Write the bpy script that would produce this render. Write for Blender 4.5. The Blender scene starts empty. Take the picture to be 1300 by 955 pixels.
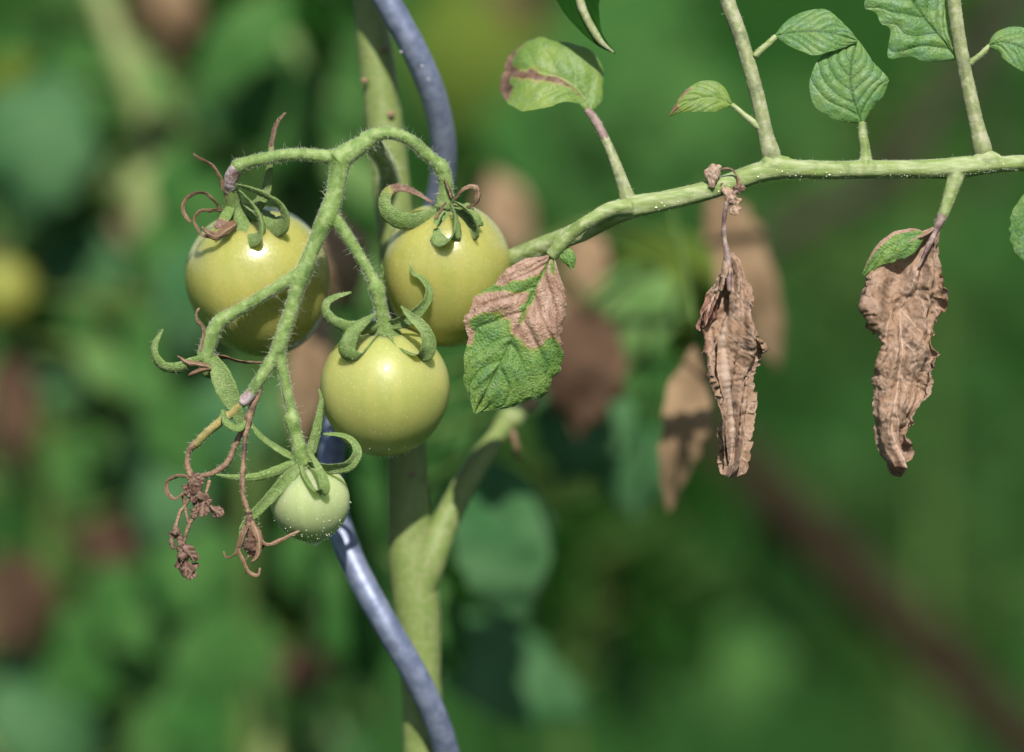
import bpy, math, random
import numpy as np
from mathutils import Vector, Matrix, noise as mnoise

sc = bpy.context.scene
rnd = random.Random(7)

# ---------------------------------------------------------------- camera, sky, sun, exposure
S = 0.00022                 # metres per picture unit (1 unit = 1 photo pixel in the plane of focus)
FOCAL, SENSOR = 100.0, 36.0
D0 = 1300 * S * FOCAL / SENSOR
PITCH = math.radians(9)
CAM = np.array((0.0, 0.0, 1.05))
FWD = np.array((0.0, math.cos(PITCH), -math.sin(PITCH)))
RGT = np.array((1.0, 0.0, 0.0))
UPV = np.cross(RGT, FWD)

cd = bpy.data.cameras.new('camera')
cd.lens, cd.sensor_width, cd.sensor_fit = FOCAL, SENSOR, 'HORIZONTAL'
cd.clip_start, cd.clip_end = 0.02, 500
cd.dof.use_dof = True
cd.dof.focus_distance = D0
cd.dof.aperture_fstop = 2.8
cam = bpy.data.objects.new('camera', cd)
cam.location = CAM
cam.rotation_euler = (math.pi / 2 - PITCH, 0, 0)
sc.collection.objects.link(cam)
sc.camera = cam

SUN_UP, SUN_RIGHT = math.radians(39), 0.07
L = SUN_RIGHT * RGT + math.sin(SUN_UP) * UPV - math.cos(SUN_UP) * FWD
L = L / np.linalg.norm(L)
EL, AZ = math.asin(L[2]), math.atan2(L[0], L[1])
world = bpy.data.worlds.new('World')
sc.world = world
world.use_nodes = True
wn = world.node_tree
sky = wn.nodes.new('ShaderNodeTexSky')
sky.sky_type = 'NISHITA'
sky.sun_disc = False
sky.sun_elevation, sky.sun_rotation = EL, AZ
wn.links.new(sky.outputs[0], wn.nodes['Background'].inputs[0])
wn.nodes['Background'].inputs[1].default_value = 0.085
sd = bpy.data.lights.new('sun', 'SUN')
sd.energy, sd.angle, sd.color = 5.0, math.radians(0.53), (1.0, 0.95, 0.87)
sun = bpy.data.objects.new('sun', sd)
sun.rotation_euler = Vector(L).to_track_quat('Z', 'Y').to_euler()
sun.location = (0, -2, 4)
sc.collection.objects.link(sun)

sc.view_settings.view_transform = 'Standard'
sc.view_settings.look = 'None'
sc.view_settings.exposure = 0.7
sc.view_settings.gamma = 1
sc.view_settings.use_curve_mapping = False
sc.render.engine = 'CYCLES'
sc.cycles.use_denoising = True
sc.cycles.max_bounces = 6
sc.cycles.transparent_max_bounces = 6
sc.cycles.sample_clamp_indirect = 4

# ---------------------------------------------------------------- picture units -> world
A3 = np.array
def cp(x, y, d=0.0):
    """picture point seen at (x, y) that stands d units behind the plane of focus -> linear units"""
    k = 1 + d * S / D0
    return (650 + (x - 650) * k, 477.5 + (y - 477.5) * k, d)
def cps(pts):
    return A3([cp(*p) for p in pts], float)
def to_world(V):
    V = np.asarray(V, float)
    return (CAM + D0 * FWD) + S * ((V[..., 0:1] - 650) * RGT - (V[..., 1:2] - 477.5) * UPV + V[..., 2:3] * FWD)
def unit(v):
    v = np.asarray(v, float)
    return v / (np.linalg.norm(v, axis=-1, keepdims=True) + 1e-12)
def spline(P, n):
    P = np.asarray(P, float)
    if len(P) == 2:
        return P[0] + (P[1] - P[0]) * np.linspace(0, 1, n)[:, None]
    Q = np.vstack([2 * P[0] - P[1], P, 2 * P[-1] - P[-2]])
    d = np.concatenate([[0], np.cumsum(np.linalg.norm(np.diff(P[:, :3], axis=0), axis=1) + 1e-9)])
    out = []
    for u in np.linspace(0, d[-1], n):
        i = min(np.searchsorted(d, u, side='right') - 1, len(P) - 2)
        t = (u - d[i]) / (d[i + 1] - d[i])
        a, b, c, e = Q[i], Q[i + 1], Q[i + 2], Q[i + 3]
        out.append(0.5 * (2 * b + (c - a) * t + (2 * a - 5 * b + 4 * c - e) * t * t + (3 * b - a - 3 * c + e) * t ** 3))
    return A3(out)
def nz(p, f, seed=0.0):
    return mnoise.noise(Vector((p[0] * f + seed * 17.3, p[1] * f + seed * 5.1, p[2] * f - seed * 9.7)))
def nzv(P, f, seed=0.0):
    return A3([nz(p, f, seed) for p in P])

# ---------------------------------------------------------------- objects
COL = sc.collection
def thing(name, label, cat, base, group=None):
    """Empty at the thing's base (picture units)"""
    o = bpy.data.objects.new(name, None)
    o.empty_display_size = 0.01
    o.location = to_world(A3(base, float))
    COL.objects.link(o)
    o['label'], o['category'] = label, cat
    if group: o['group'] = group
    o['_w'] = [float(c) for c in o.location]
    return o
def origin_of(o):
    while o.parent: o = o.parent
    return A3(o['_w'])
def mesh_from(name, W, F, mat, attrs=None, smooth=True):
    me = bpy.data.meshes.new(name)
    me.from_pydata([tuple(v) for v in W], [], [tuple(int(i) for i in f) for f in F])
    if smooth:
        me.polygons.foreach_set('use_smooth', [True] * len(me.polygons))
    for k, vals in (attrs or {}).items():
        at = me.attributes.new(k, 'FLOAT', 'POINT')
        at.data.foreach_set('value', np.asarray(vals, np.float32))
    me.materials.append(mat)
    me.update()
    return me
def part(name, V, F, mat, parent, attrs=None, smooth=True, label=None, kind=None, thick=0):
    W = to_world(V) - origin_of(parent)
    o = bpy.data.objects.new(name, mesh_from(name, W, F, mat, attrs, smooth))
    COL.objects.link(o)
    o.parent = parent
    if label: o['label'] = label
    if kind: o['kind'] = kind
    if thick:
        m = o.modifiers.new('thick', 'SOLIDIFY'); m.thickness = thick * S; m.offset = 0
    return o

# ---------------------------------------------------------------- materials
def NT(name):
    m = bpy.data.materials.new(name); m.use_nodes = True
    return m, m.node_tree, m.node_tree.nodes['Principled BSDF']
class G:
    def __init__(s, nt): s.nt = nt
    def n(s, t, **kw):
        x = s.nt.nodes.new(t)
        for k, v in kw.items(): setattr(x, k, v)
        return x
    def put(s, sock, v):
        if hasattr(v, 'is_output'): s.nt.links.new(v, sock)
        else: sock.default_value = v
    def coord(s, scale=(1, 1, 1)):
        t = s.n('ShaderNodeTexCoord'); m = s.n('ShaderNodeMapping')
        s.nt.links.new(t.outputs['Object'], m.inputs[0])
        m.inputs['Scale'].default_value = tuple(c / S for c in scale)
        return m.outputs[0]
    def noise(s, co, scale, detail=3, rough=0.55, dist=0):
        t = s.n('ShaderNodeTexNoise')
        s.nt.links.new(co, t.inputs['Vector'])
        t.inputs['Scale'].default_value = scale; t.inputs['Detail'].default_value = detail
        t.inputs['Roughness'].default_value = rough; t.inputs['Distortion'].default_value = dist
        return t.outputs[0]
    def voro(s, co, scale, feature='F1', out=0):
        t = s.n('ShaderNodeTexVoronoi', feature=feature)
        s.nt.links.new(co, t.inputs['Vector']); t.inputs['Scale'].default_value = scale
        return t.outputs[out]
    def ramp(s, f, lo, hi, a=0.0, b=1.0):
        t = s.n('ShaderNodeMapRange', interpolation_type='SMOOTHSTEP')
        s.put(t.inputs[0], f)
        for i, v in enumerate((lo, hi, a, b)): t.inputs[i + 1].default_value = v
        return t.outputs[0]
    def mix(s, f, a, b, blend='MIX'):
        t = s.n('ShaderNodeMix', data_type='RGBA', blend_type=blend)
        s.put(t.inputs[0], f)
        s.put(t.inputs[6], a if hasattr(a, 'is_output') else (*a, 1)); s.put(t.inputs[7], b if hasattr(b, 'is_output') else (*b, 1))
        return t.outputs[2]
    def math(s, op, a, b=0.0):
        t = s.n('ShaderNodeMath', operation=op); s.put(t.inputs[0], a); s.put(t.inputs[1], b)
        return t.outputs[0]
    def attr(s, name):
        return s.n('ShaderNodeAttribute', attribute_name=name).outputs['Fac']
    def bump(s, h, dist, strength=1.0):
        t = s.n('ShaderNodeBump'); s.put(t.inputs['Height'], h)
        t.inputs['Distance'].default_value = dist * S; t.inputs['Strength'].default_value = strength
        return t.outputs[0]

def stem_mat(name, base, pale, dark, stretch=(1, .25, 1), rough=0.55, fleck=0.5, bump=0.8):
    m, nt, b = NT(name); g = G(nt)
    co = g.coord(); cs = g.coord(stretch)
    c = g.mix(g.ramp(g.noise(cs, 0.12, 4), .38, .68), base, pale)
    c = g.mix(g.ramp(g.noise(co, 0.035, 3), .5, .72), c, dark)
    c = g.mix(g.math('MULTIPLY', g.ramp(g.noise(co, 0.55, 2), .58, .72), fleck), c, pale)
    c = g.mix(g.math('MULTIPLY', g.ramp(g.noise(co, 0.4, 2, .6), .66, .74), .6), c, dark)
    g.put(b.inputs['Base Color'], c)
    b.inputs['Roughness'].default_value = rough
    b.inputs['Specular IOR Level'].default_value = 0.25
    b.inputs['Sheen Weight'].default_value = 0.05
    b.inputs['Sheen Roughness'].default_value = 0.4
    b.inputs['Sheen Tint'].default_value = (.8, .95, .6, 1)
    h = g.math('ADD', g.noise(cs, 0.25, 3), g.math('MULTIPLY', g.noise(co, 0.8, 2), .5))
    g.put(b.inputs['Normal'], g.bump(h, bump))
    return m

def fruit_mat(name, a, bcol, pale, rough=0.27, coat=0.08, sss=0.75, pale_amt=.35, spec=.42):
    m, nt, b = NT(name); g = G(nt)
    co = g.coord()
    ang, lat = g.attr('ang'), g.attr('lat')
    cx = g.n('ShaderNodeCombineXYZ')
    g.put(cx.inputs[0], g.math('MULTIPLY', ang, 14.0)); g.put(cx.inputs[1], g.math('MULTIPLY', lat, 1.6))
    st = g.noise(cx.outputs[0], 1.0, 4, .6)
    c = g.mix(g.math('MULTIPLY', g.ramp(st, .35, .75), .55), a, bcol)
    c = g.mix(g.math('MULTIPLY', g.ramp(g.noise(co, .02, 3), .4, .7), .5), c, bcol)
    c = g.mix(g.math('MULTIPLY', g.ramp(lat, .0, .42, 1.0, 0.0), .75), c, bcol)     # greener shoulder round the calyx
    c = g.mix(g.math('MULTIPLY', g.ramp(g.voro(co, .11), .05, .14, 1.0, 0.0), pale_amt), c, pale)
    c = g.mix(g.math('MULTIPLY', g.ramp(g.noise(co, .3, 2), .62, .72), .25), c, pale)
    g.put(b.inputs['Base Color'], c)
    g.put(b.inputs['Roughness'], g.ramp(g.noise(co, .2, 3), .3, .7, rough - .05, rough + .08))
    b.inputs['Specular IOR Level'].default_value = spec
    b.inputs['Coat Weight'].default_value = coat
    b.inputs['Coat Roughness'].default_value = 0.14
    b.inputs['Subsurface Weight'].default_value = sss
    b.inputs['Subsurface Radius'].default_value = (.6, .7, .3)
    b.inputs['Subsurface Scale'].default_value = 0.02
    g.put(b.inputs['Normal'], g.bump(g.noise(co, .25, 3), .22))
    return m

def leaf_mat(name, green, green2, blue, vein, brown, brown2, pinkish, trans=.3, rough=.45, cell=.16, spec=.25, bumpd=.35, veinamt=.8, speck=0.0):
    """living leaf: vein, dry attributes steer green <-> withered brown tissue"""
    m, nt, b = NT(name); g = G(nt)
    co = g.coord()
    v, dry = g.attr('vein'), g.attr('dry')
    net = g.voro(co, cell, 'DISTANCE_TO_EDGE')
    c = g.mix(g.ramp(g.noise(co, .03, 4), .38, .66), green, green2)
    c = g.mix(g.math('MULTIPLY', g.ramp(g.noise(co, .07, 4, .65), .45, .7), .75), c, blue)
    c = g.mix(g.math('MULTIPLY', g.ramp(g.noise(co, .28, 3, .7), .5, .68), .5), c, green2)
    c = g.mix(g.math('MULTIPLY', g.ramp(net, .03, .16, 1.0, 0.0), .45), c, green2)
    c = g.mix(g.math('MULTIPLY', g.ramp(v, .35, .95), veinamt), c, vein)
    if speck:
        c = g.mix(g.math('MULTIPLY', g.ramp(g.noise(co, .55, 2, .6), .44, .60), speck), c, blue)
        c = g.mix(g.math('MULTIPLY', g.ramp(g.noise(co, .9, 2, .6), .60, .68), speck), c, (.30, .36, .17))
    d = g.mix(g.ramp(g.noise(co, .06, 5, .65), .35, .65), brown, pinkish)
    d = g.mix(g.math('MULTIPLY', g.ramp(g.noise(co, .22, 4, .7), .52, .7), .8), d, brown2)
    d = g.mix(g.math('MULTIPLY', g.ramp(v, .4, .95), .5), d, brown2)
    edge = g.math('ADD', dry, g.math('MULTIPLY', g.math('SUBTRACT', g.noise(co, .10, 6, .75), .5), 1.1))
    c = g.mix(g.ramp(edge, .26, .46), c, g.mix(g.ramp(edge, .42, .62), (.24, .235, .06), d))
    g.put(b.inputs['Base Color'], c)
    b.inputs['Roughness'].default_value = rough
    b.inputs['Specular IOR Level'].default_value = spec
    b.inputs['Sheen Weight'].default_value = .03
    b.inputs['Sheen Tint'].default_value = (.8, .95, .75, 1)
    h = g.math('ADD', g.ramp(net, 0, .35, 0, 1), g.noise(co, .35, 4, .65))
    nrm = g.bump(h, bumpd)
    g.put(b.inputs['Normal'], nrm)
    tr = g.n('ShaderNodeBsdfTranslucent')
    g.put(tr.inputs[0], g.mix(1.0, c, (1.0, 1.0, .45), 'MULTIPLY'))
    g.put(tr.inputs['Normal'], nrm)
    mx = g.n('ShaderNodeMixShader'); mx.inputs[0].default_value = trans
    nt.links.new(b.outputs[0], mx.inputs[1]); nt.links.new(tr.outputs[0], mx.inputs[2])
    nt.links.new(mx.outputs[0], nt.nodes['Material Output'].inputs[0])
    return m

def dry_mat(name, a, bcol, dark, pale, red, trans=.22, bumpd=1.6):
    m, nt, b = NT(name); g = G(nt)
    co = g.coord()
    v = g.attr('vein')
    c = g.mix(g.ramp(g.noise(co, .035, 5, .6), .36, .64), a, bcol)
    c = g.mix(g.math('MULTIPLY', g.ramp(g.noise(co, .13, 5, .7), .54, .70), .85), c, dark)
    c = g.mix(g.math('MULTIPLY', g.ramp(g.noise(co, .035, 5, .72), .50, .64), .7), c, dark)
    c = g.mix(g.math('MULTIPLY', g.ramp(g.noise(co, .5, 3, .7), .58, .70), .55), c, dark)
    c = g.mix(g.math('MULTIPLY', g.ramp(g.noise(co, .18, 4, .7, 1.5), .58, .72), .6), c, pale)
    c = g.mix(g.math('MULTIPLY', g.ramp(g.attr('dry'), .55, 1.0), .75), c, red)
    c = g.mix(g.math('MULTIPLY', g.ramp(v, .3, .95), .6), c, pale)
    g.put(b.inputs['Base Color'], c)
    b.inputs['Roughness'].default_value = .7
    b.inputs['Specular IOR Level'].default_value = .25
    h = g.math('ADD', g.noise(co, .18, 6, .7, .6), g.math('MULTIPLY', g.noise(co, .7, 3, .7), .35))
    nrm = g.bump(h, bumpd)
    g.put(b.inputs['Normal'], nrm)
    tr = g.n('ShaderNodeBsdfTranslucent')
    g.put(tr.inputs[0], g.mix(1.0, c, (1.0, .72, .5), 'MULTIPLY'))
    mx = g.n('ShaderNodeMixShader'); mx.inputs[0].default_value = trans
    nt.links.new(b.outputs[0], mx.inputs[1]); nt.links.new(tr.outputs[0], mx.inputs[2])
    nt.links.new(mx.outputs[0], nt.nodes['Material Output'].inputs[0])
    return m

M = {}
M['truss'] = stem_mat('truss_green', (.108, .178, .038), (.19, .255, .09), (.062, .115, .022))
M['rachis'] = stem_mat('rachis_green', (.15, .205, .058), (.27, .30, .16), (.10, .15, .035), (.2, 1, 1), fleck=.7)
M['shoot'] = stem_mat('shoot_grey_green', (.16, .19, .075), (.27, .27, .17), (.11, .13, .06), (1, .15, 1))
M['mainstem'] = stem_mat('main_stem_green', (.118, .165, .042), (.16, .185, .07), (.10, .135, .036), (1, .06, 1), fleck=.08, bump=.3)
M['ochre'] = stem_mat('ochre_pedicel', (.20, .17, .05), (.30, .24, .10), (.10, .10, .03), fleck=.6)
M['lilac'] = stem_mat('lilac_grey_scar', (.22, .165, .165), (.36, .30, .30), (.10, .06, .05), fleck=.8, bump=1.4)
M['drystem'] = stem_mat('withered_stem', (.13, .078, .048), (.24, .155, .095), (.05, .032, .025), fleck=.5, bump=1.5)
M['purple'] = stem_mat('purple_grey_stalk', (.17, .115, .10), (.27, .21, .18), (.09, .05, .055), fleck=.5, bump=1)
M['fruit'] = fruit_mat('unripe_skin', (.305, .285, .076), (.225, .248, .056), (.55, .55, .30))
M['fruit_far'] = fruit_mat('unripe_skin_far', (.19, .19, .035), (.14, .16, .03), (.3, .3, .1), rough=.5, coat=0, sss=.1, spec=.2)
M['fruit_b'] = fruit_mat('unripe_skin_dull', (.315, .31, .092), (.235, .265, .07), (.62, .62, .42), rough=.42, coat=.06, pale_amt=.22, spec=.4)
M['fruit_c'] = fruit_mat('young_pale_skin', (.30, .345, .165), (.23, .295, .12), (.6, .63, .46), rough=.6, coat=0, pale_amt=.4, spec=.25)
GREENS = dict(vein=(.20, .27, .10), brown=(.28, .165, .115), brown2=(.13, .07, .048), pinkish=(.40, .27, .205))
M['leaf'] = leaf_mat('leaf_green', (.070, .168, .040), (.135, .225, .065), (.105, .205, .13), **dict(GREENS, vein=(.022, .06, .018)))
M['leaf_soft'] = leaf_mat('leaf_soft_green', (.11, .20, .045), (.18, .255, .05), (.13, .21, .09), cell=.1, trans=.35, **dict(GREENS, brown=(.13, .075, .05), brown2=(.04, .022, .02), pinkish=(.24, .15, .11)))
M['leaf_sick'] = leaf_mat('leaf_blighted', (.075, .175, .028), (.17, .26, .055), (.06, .14, .07), cell=.2, bumpd=.6, speck=.3, **dict(GREENS, vein=(.085, .17, .03)))
M['sepal'] = leaf_mat('sepal_green', (.13, .215, .045), (.21, .285, .10), (.075, .14, .03), cell=.4, trans=.2, bumpd=.6, speck=.5, **dict(GREENS, vein=(.20, .26, .10), brown=(.15, .085, .055), brown2=(.06, .032, .025), pinkish=(.25, .16, .12)), veinamt=.35)
M['dry'] = dry_mat('withered_leaf', (.27, .168, .105), (.41, .285, .21), (.075, .042, .026), (.50, .385, .31), (.17, .065, .045), bumpd=2.0)
M['dry_sepal'] = dry_mat('withered_sepal', (.16, .09, .05), (.26, .165, .10), (.05, .026, .018), (.42, .31, .22), (.2, .08, .06), bumpd=1.9)
M['dry_dark'] = dry_mat('withered_flower', (.095, .05, .034), (.17, .098, .068), (.03, .016, .013), (.30, .20, .15), (.14, .05, .035), bumpd=2.6)

def plain(name, c1, c2, scale, rough=.6, metal=0, bump=0, trans=0, detail=4, spec=.4):
    m, nt, b = NT(name); g = G(nt)
    co = g.coord()
    f = g.noise(co, scale, detail, .6)
    c = g.mix(g.ramp(f, .35, .65), c1, c2)
    g.put(b.inputs['Base Color'], c)
    b.inputs['Roughness'].default_value = rough
    b.inputs['Metallic'].default_value = metal
    b.inputs['Specular IOR Level'].default_value = spec
    if bump: g.put(b.inputs['Normal'], g.bump(f, bump))
    if trans:
        tr = g.n('ShaderNodeBsdfTranslucent'); g.put(tr.inputs[0], c)
        mx = g.n('ShaderNodeMixShader'); mx.inputs[0].default_value = trans
        nt.links.new(b.outputs[0], mx.inputs[1]); nt.links.new(tr.outputs[0], mx.inputs[2])
        nt.links.new(mx.outputs[0], nt.nodes['Material Output'].inputs[0])
    return m
M['hair'] = plain('fine_hair', (.55, .6, .42), (.68, .70, .56), .1, rough=.4, trans=.35)
M['speck'] = plain('pale_gland', (.62, .62, .42), (.72, .72, .55), .1, rough=.4)
M['metal'] = plain('sky_tinted_metal', (.105, .125, .19), (.18, .205, .285), .05, rough=.5, metal=.4, bump=.6, detail=7)  # blue of the reflected sky is put into the base colour
M['burr'] = plain('metal_burr', (.30, .29, .33), (.38, .36, .38), .2, rough=.5, metal=.3)
BG = dict(rough=.8, spec=.0)
M['bg_leaf'] = plain('garden_leaf', (.024, .080, .018), (.054, .125, .034), .008, trans=.2, **BG)
M['bg_bright'] = plain('garden_leaf_bright', (.078, .155, .045), (.125, .205, .068), .008, trans=.2, **BG)
M['bg_pale'] = plain('garden_leaf_pale', (.13, .205, .07), (.19, .265, .11), .008, trans=.2, **BG)
M['bg_blue'] = plain('garden_leaf_bluish', (.030, .088, .032), (.062, .130, .056), .008, trans=.15, **BG)
M['bg_lime'] = plain('garden_leaf_lime', (.055, .09, .014), (.09, .125, .022), .008, trans=.2, **BG)
M['bg_shade'] = plain('garden_leaf_shaded', (.006, .026, .004), (.013, .048, .007), .008, trans=.05, **BG)  # leaf green darkened to carry the shade between the leaves
M['bg_dry'] = plain('garden_leaf_withered', (.14, .095, .055), (.24, .165, .10), .012, trans=.12, rough=.8, spec=.0)
M['bg_drydark'] = plain('garden_leaf_withered_dark', (.045, .028, .018), (.09, .055, .036), .01, trans=.1, rough=.8, spec=.0)
M['bg_stem'] = plain('garden_stem', (.035, .07, .018), (.07, .11, .03), .006, **BG)
M['bg_pale_stem'] = plain('garden_stem_pale', (.15, .19, .07), (.22, .25, .11), .006, **BG)
M['wood'] = plain('weathered_wood', (.016, .012, .008), (.030, .022, .014), .02, bump=3, rough=.9, spec=.0)
M['twig'] = plain('dry_twig', (.024, .024, .016), (.045, .040, .028), .02, bump=3, rough=.85, spec=.0)
M['gall'] = plain('pale_gall', (.24, .18, .13), (.36, .28, .22), .12, rough=.7, bump=1.2)

# ---------------------------------------------------------------- shape builders (picture units)
def frames(C):
    T = unit(np.gradient(C, axis=0))
    N = np.zeros_like(C)
    a = A3((0, 0, -1.0)) if abs(T[0][2]) < .9 else A3((0, 1.0, 0))
    N[0] = unit(a - T[0] * a.dot(T[0]))
    for i in range(1, len(C)):
        v = N[i - 1] - T[i] * N[i - 1].dot(T[i])
        N[i] = unit(v)
    return T, N, np.cross(T, N)
def tube(pts, radii, sides=14, step=4.0, wob=0.0, seed=0, ridges=0.0, caps=True, proj=True):
    """pts (x, y, d) as seen in the picture; radii at each point"""
    P = cps(pts) if proj else np.asarray(pts, float)
    Q = np.hstack([P, np.asarray(radii, float)[:, None]])
    ln = np.linalg.norm(np.diff(P, axis=0), axis=1).sum()
    n = max(4, int(ln / step))
    Q = spline(Q, n)
    C, R = Q[:, :3], np.maximum(Q[:, 3], .15)
    T, N, B = frames(C)
    V, F = [], []
    for i in range(n):
        for k in range(sides):
            a = 2 * math.pi * k / sides
            r = R[i] * (1 + ridges * math.cos(5 * a + i * .02))
            p = C[i] + r * (math.cos(a) * N[i] + math.sin(a) * B[i])
            if wob: p = p + (p - C[i]) / r * wob * nz(p, .09, seed) + (p - C[i]) / r * wob * .5 * nz(p, .25, seed + 1)
            V.append(p)
    for i in range(n - 1):
        for k in range(sides):
            k2 = (k + 1) % sides
            F.append((i * sides + k, i * sides + k2, (i + 1) * sides + k2, (i + 1) * sides + k))
    if caps:
        b = len(V); V += [C[0] - T[0] * R[0] * .3, C[-1] + T[-1] * R[-1] * .3]
        for k in range(sides):
            k2 = (k + 1) % sides
            F.append((b, k2, k)); F.append((b + 1, (n - 1) * sides + k, (n - 1) * sides + k2))
    return A3(V), F, (C, R, N, B, T)
def joined(parts):
    V, F, o = [], [], 0
    for v, f in parts:
        V.append(v); F += [tuple(i + o for i in q) for q in f]; o += len(v)
    return np.vstack(V), F
def hairs(fr_list, dens, lmin, lmax, thick, seed, long_share=.05, long_len=14):
    r = random.Random(seed)
    V, F = [], []
    for C, R, N, B, T in fr_list:
        seg = np.linalg.norm(np.diff(C, axis=0), axis=1)
        cnt = int((seg * (R[:-1] + R[1:]) * math.pi).sum() * dens)
        cum = np.concatenate([[0], np.cumsum(seg)])
        for _ in range(cnt):
            u = r.random() * cum[-1]
            i = min(int(np.searchsorted(cum, u, side='right') - 1), len(seg) - 1)
            t = (u - cum[i]) / (seg[i] + 1e-9)
            c, rr = C[i] * (1 - t) + C[i + 1] * t, R[i] * (1 - t) + R[i + 1] * t
            a = r.random() * 6.283
            nrm = math.cos(a) * N[i] + math.sin(a) * B[i]
            p = c + nrm * rr * .93
            dirv = unit(nrm + .45 * A3((r.gauss(0, 1), r.gauss(0, 1), r.gauss(0, 1))) * .8)
            lg = r.random() < long_share
            ln = r.uniform(.5, 1) * long_len if lg else r.uniform(lmin, lmax)
            th = thick * (1.1 if lg else 1)
            s1 = unit(np.cross(dirv, (.3, .5, .8))); s2 = np.cross(dirv, s1)
            b = len(V)
            bend = A3((r.gauss(0, 1), r.gauss(0, 1), r.gauss(0, 1))) * ln * .10
            mid = p + dirv * ln * .55 + bend
            V += [p + s1 * th, p - s1 * th * .5 + s2 * th * .8, p - s1 * th * .5 - s2 * th * .8]
            V += [mid + s1 * th * .6, mid - s1 * th * .3 + s2 * th * .5, mid - s1 * th * .3 - s2 * th * .5, p + dirv * ln]
            for k in range(3):
                k2 = (k + 1) % 3
                F += [(b + k, b + k2, b + 3 + k2, b + 3 + k), (b + 3 + k, b + 3 + k2, b + 6)]
    return A3(V), F

def sheet(mid, wl, wr, nrm=(0, 0, -1), curl=(0, 0), fold=(0, 0), rows=40, cols=12, nv=5, vslope=.28, puff=2.0, vw=1.6,
          crumple=(), edge=(0, .08), seed=0, dry=None, proj=True, side=None, roll=0.0, serr=0.0, vein_groove=0.0, lobes=0.0, hem=(0, 0), frayed=0.0):
    """leaf-like sheet along a midrib. +side: picture right for a midrib that points down"""
    P = cps(mid) if proj else np.asarray(mid, float)
    C = spline(P, rows + 1)
    T = unit(np.gradient(C, axis=0))
    Lm = np.linalg.norm(np.diff(C, axis=0), axis=1).sum()
    ts = np.linspace(0, 1, rows + 1)
    def wf(w):
        w = np.asarray(w, float)
        q = spline(np.stack([np.linspace(0, 1, len(w)) * 100, w, w * 0], 1), rows * 3)
        return np.maximum(np.interp(ts * 100, q[:, 0], q[:, 1]), .02)
    WL, WR = wf(wl), wf(wr)
    NR = A3(nrm, float)
    if NR.ndim == 1: NR = np.repeat(NR[None], rows + 1, 0)
    else: NR = spline(NR, rows + 1)
    if side is not None:
        sd_ = A3(side, float)
        SD = unit(sd_ - T * (T @ sd_)[:, None])
    else:
        SD = unit(np.cross(NR, T))
    NN = np.cross(T, SD)
    if roll:
        SD2 = SD * math.cos(roll) + NN * math.sin(roll)
        NN = np.cross(T, SD2); SD = SD2
    ncol = 2 * cols + 1
    V = np.zeros((rows + 1, ncol, 3)); vein = np.zeros((rows + 1, ncol)); sv = np.zeros((rows + 1, ncol)); bul = np.zeros((rows + 1, ncol))
    Wtot = max(WL.max(), WR.max())
    for i in range(rows + 1):
        for sg, W, c_, f_, h_ in ((-1, WL[i], curl[0], fold[0], hem[0]), (1, WR[i], curl[1], fold[1], hem[1])):
            w = W
            if edge[0]: w *= 1 + edge[0] * mnoise.noise(Vector((i / rows * Lm * edge[1], sg * 7.7, seed * 3.3)))
            if frayed: w *= 1 + frayed * (mnoise.noise(Vector((i / rows * Lm * .12, sg * 3.1, seed * 7.1))) + .7 * mnoise.noise(Vector((i / rows * Lm * .35, sg * 9.1, seed))))
            if serr: w *= 1 - serr * abs(math.sin(i / rows * Lm * .22 + seed)) ** 2
            if lobes: w *= 1 - lobes * (.5 + .5 * math.cos(i / rows * Lm * .09 + seed + sg))
            x = y = 0.0
            for k in range(0, cols + 1):
                s = k / cols
                if k:
                    th = f_ + c_ * (s - .5 / cols) + h_ * max(0.0, (s - .72) / .28)
                    x += math.cos(th) * w / cols; y += math.sin(th) * w / cols
                j = cols + sg * k
                V[i, j] = C[i] + sg * SD[i] * x + NN[i] * y
                sv[i, j] = sg * s
    tt = np.repeat(ts[:, None], ncol, 1)
    asv = np.abs(sv)
    dm = asv * Wtot * 1.0
    dist = dm.copy()
    if nv:
        for k in range(nv):
            for sg in (-1, 1):
                t0 = (k + .35 + (.25 if sg > 0 else 0)) / (nv + .6) * .86
                dd = np.abs(tt - (t0 + vslope * asv ** 1.25)) * Lm * .85
                dd = np.where(np.sign(sv) == -sg, 1e6, dd)
                dist = np.minimum(dist, dd)
    vein = np.exp(-(dist / vw) ** 2)
    vein = np.maximum(vein, np.exp(-(dm / (vw * 1.5)) ** 2))
    sp = Lm / (nv + 1) * .4 if nv else 10
    bul = puff * np.minimum(1, dist / max(sp, 1)) ** .7 * (1 - asv ** 3)
    Vn = np.zeros_like(V); Vn[:] = NN[:, None]
    gu = np.gradient(V, axis=0); gv = np.gradient(V, axis=1)
    Vn = unit(np.cross(gu, gv))
    sgn = np.sign((Vn[:, cols] * NN).sum(1).mean()) or 1
    Vn = Vn * sgn
    fl = V.reshape(-1, 3).copy(); fn = Vn.reshape(-1, 3)
    disp = bul.reshape(-1) - vein_groove * vein.reshape(-1)
    for amp, fr, mode in crumple:
        if mode in ('f', 'v'):                 # folds that run lengthwise / along the side veins
            tf, sf = tt.reshape(-1) * Lm, sv.reshape(-1) * Wtot
            if mode == 'f': q = np.stack([sf, tf * .22, sf * 0 + amp], 1)
            else: q = np.stack([tf - vslope * Lm * np.abs(sf) / Wtot, sf * .3, sf * 0 + amp], 1)
            e = nzv(q, fr, seed + amp)
            if mode == 'f': e = np.sign(e) * np.abs(e) ** .8 * 1.3
        else: e = nzv(fl, fr, seed + amp)
        if mode == 'r': e = 1 - 2 * np.abs(e) * 1.6
        fade = np.minimum(1, np.minimum(tt, 1.02 - tt).reshape(-1) * 12 + .15)
        disp = disp + amp * e * fade
    fl = fl + fn * disp[:, None]
    F = []
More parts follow.
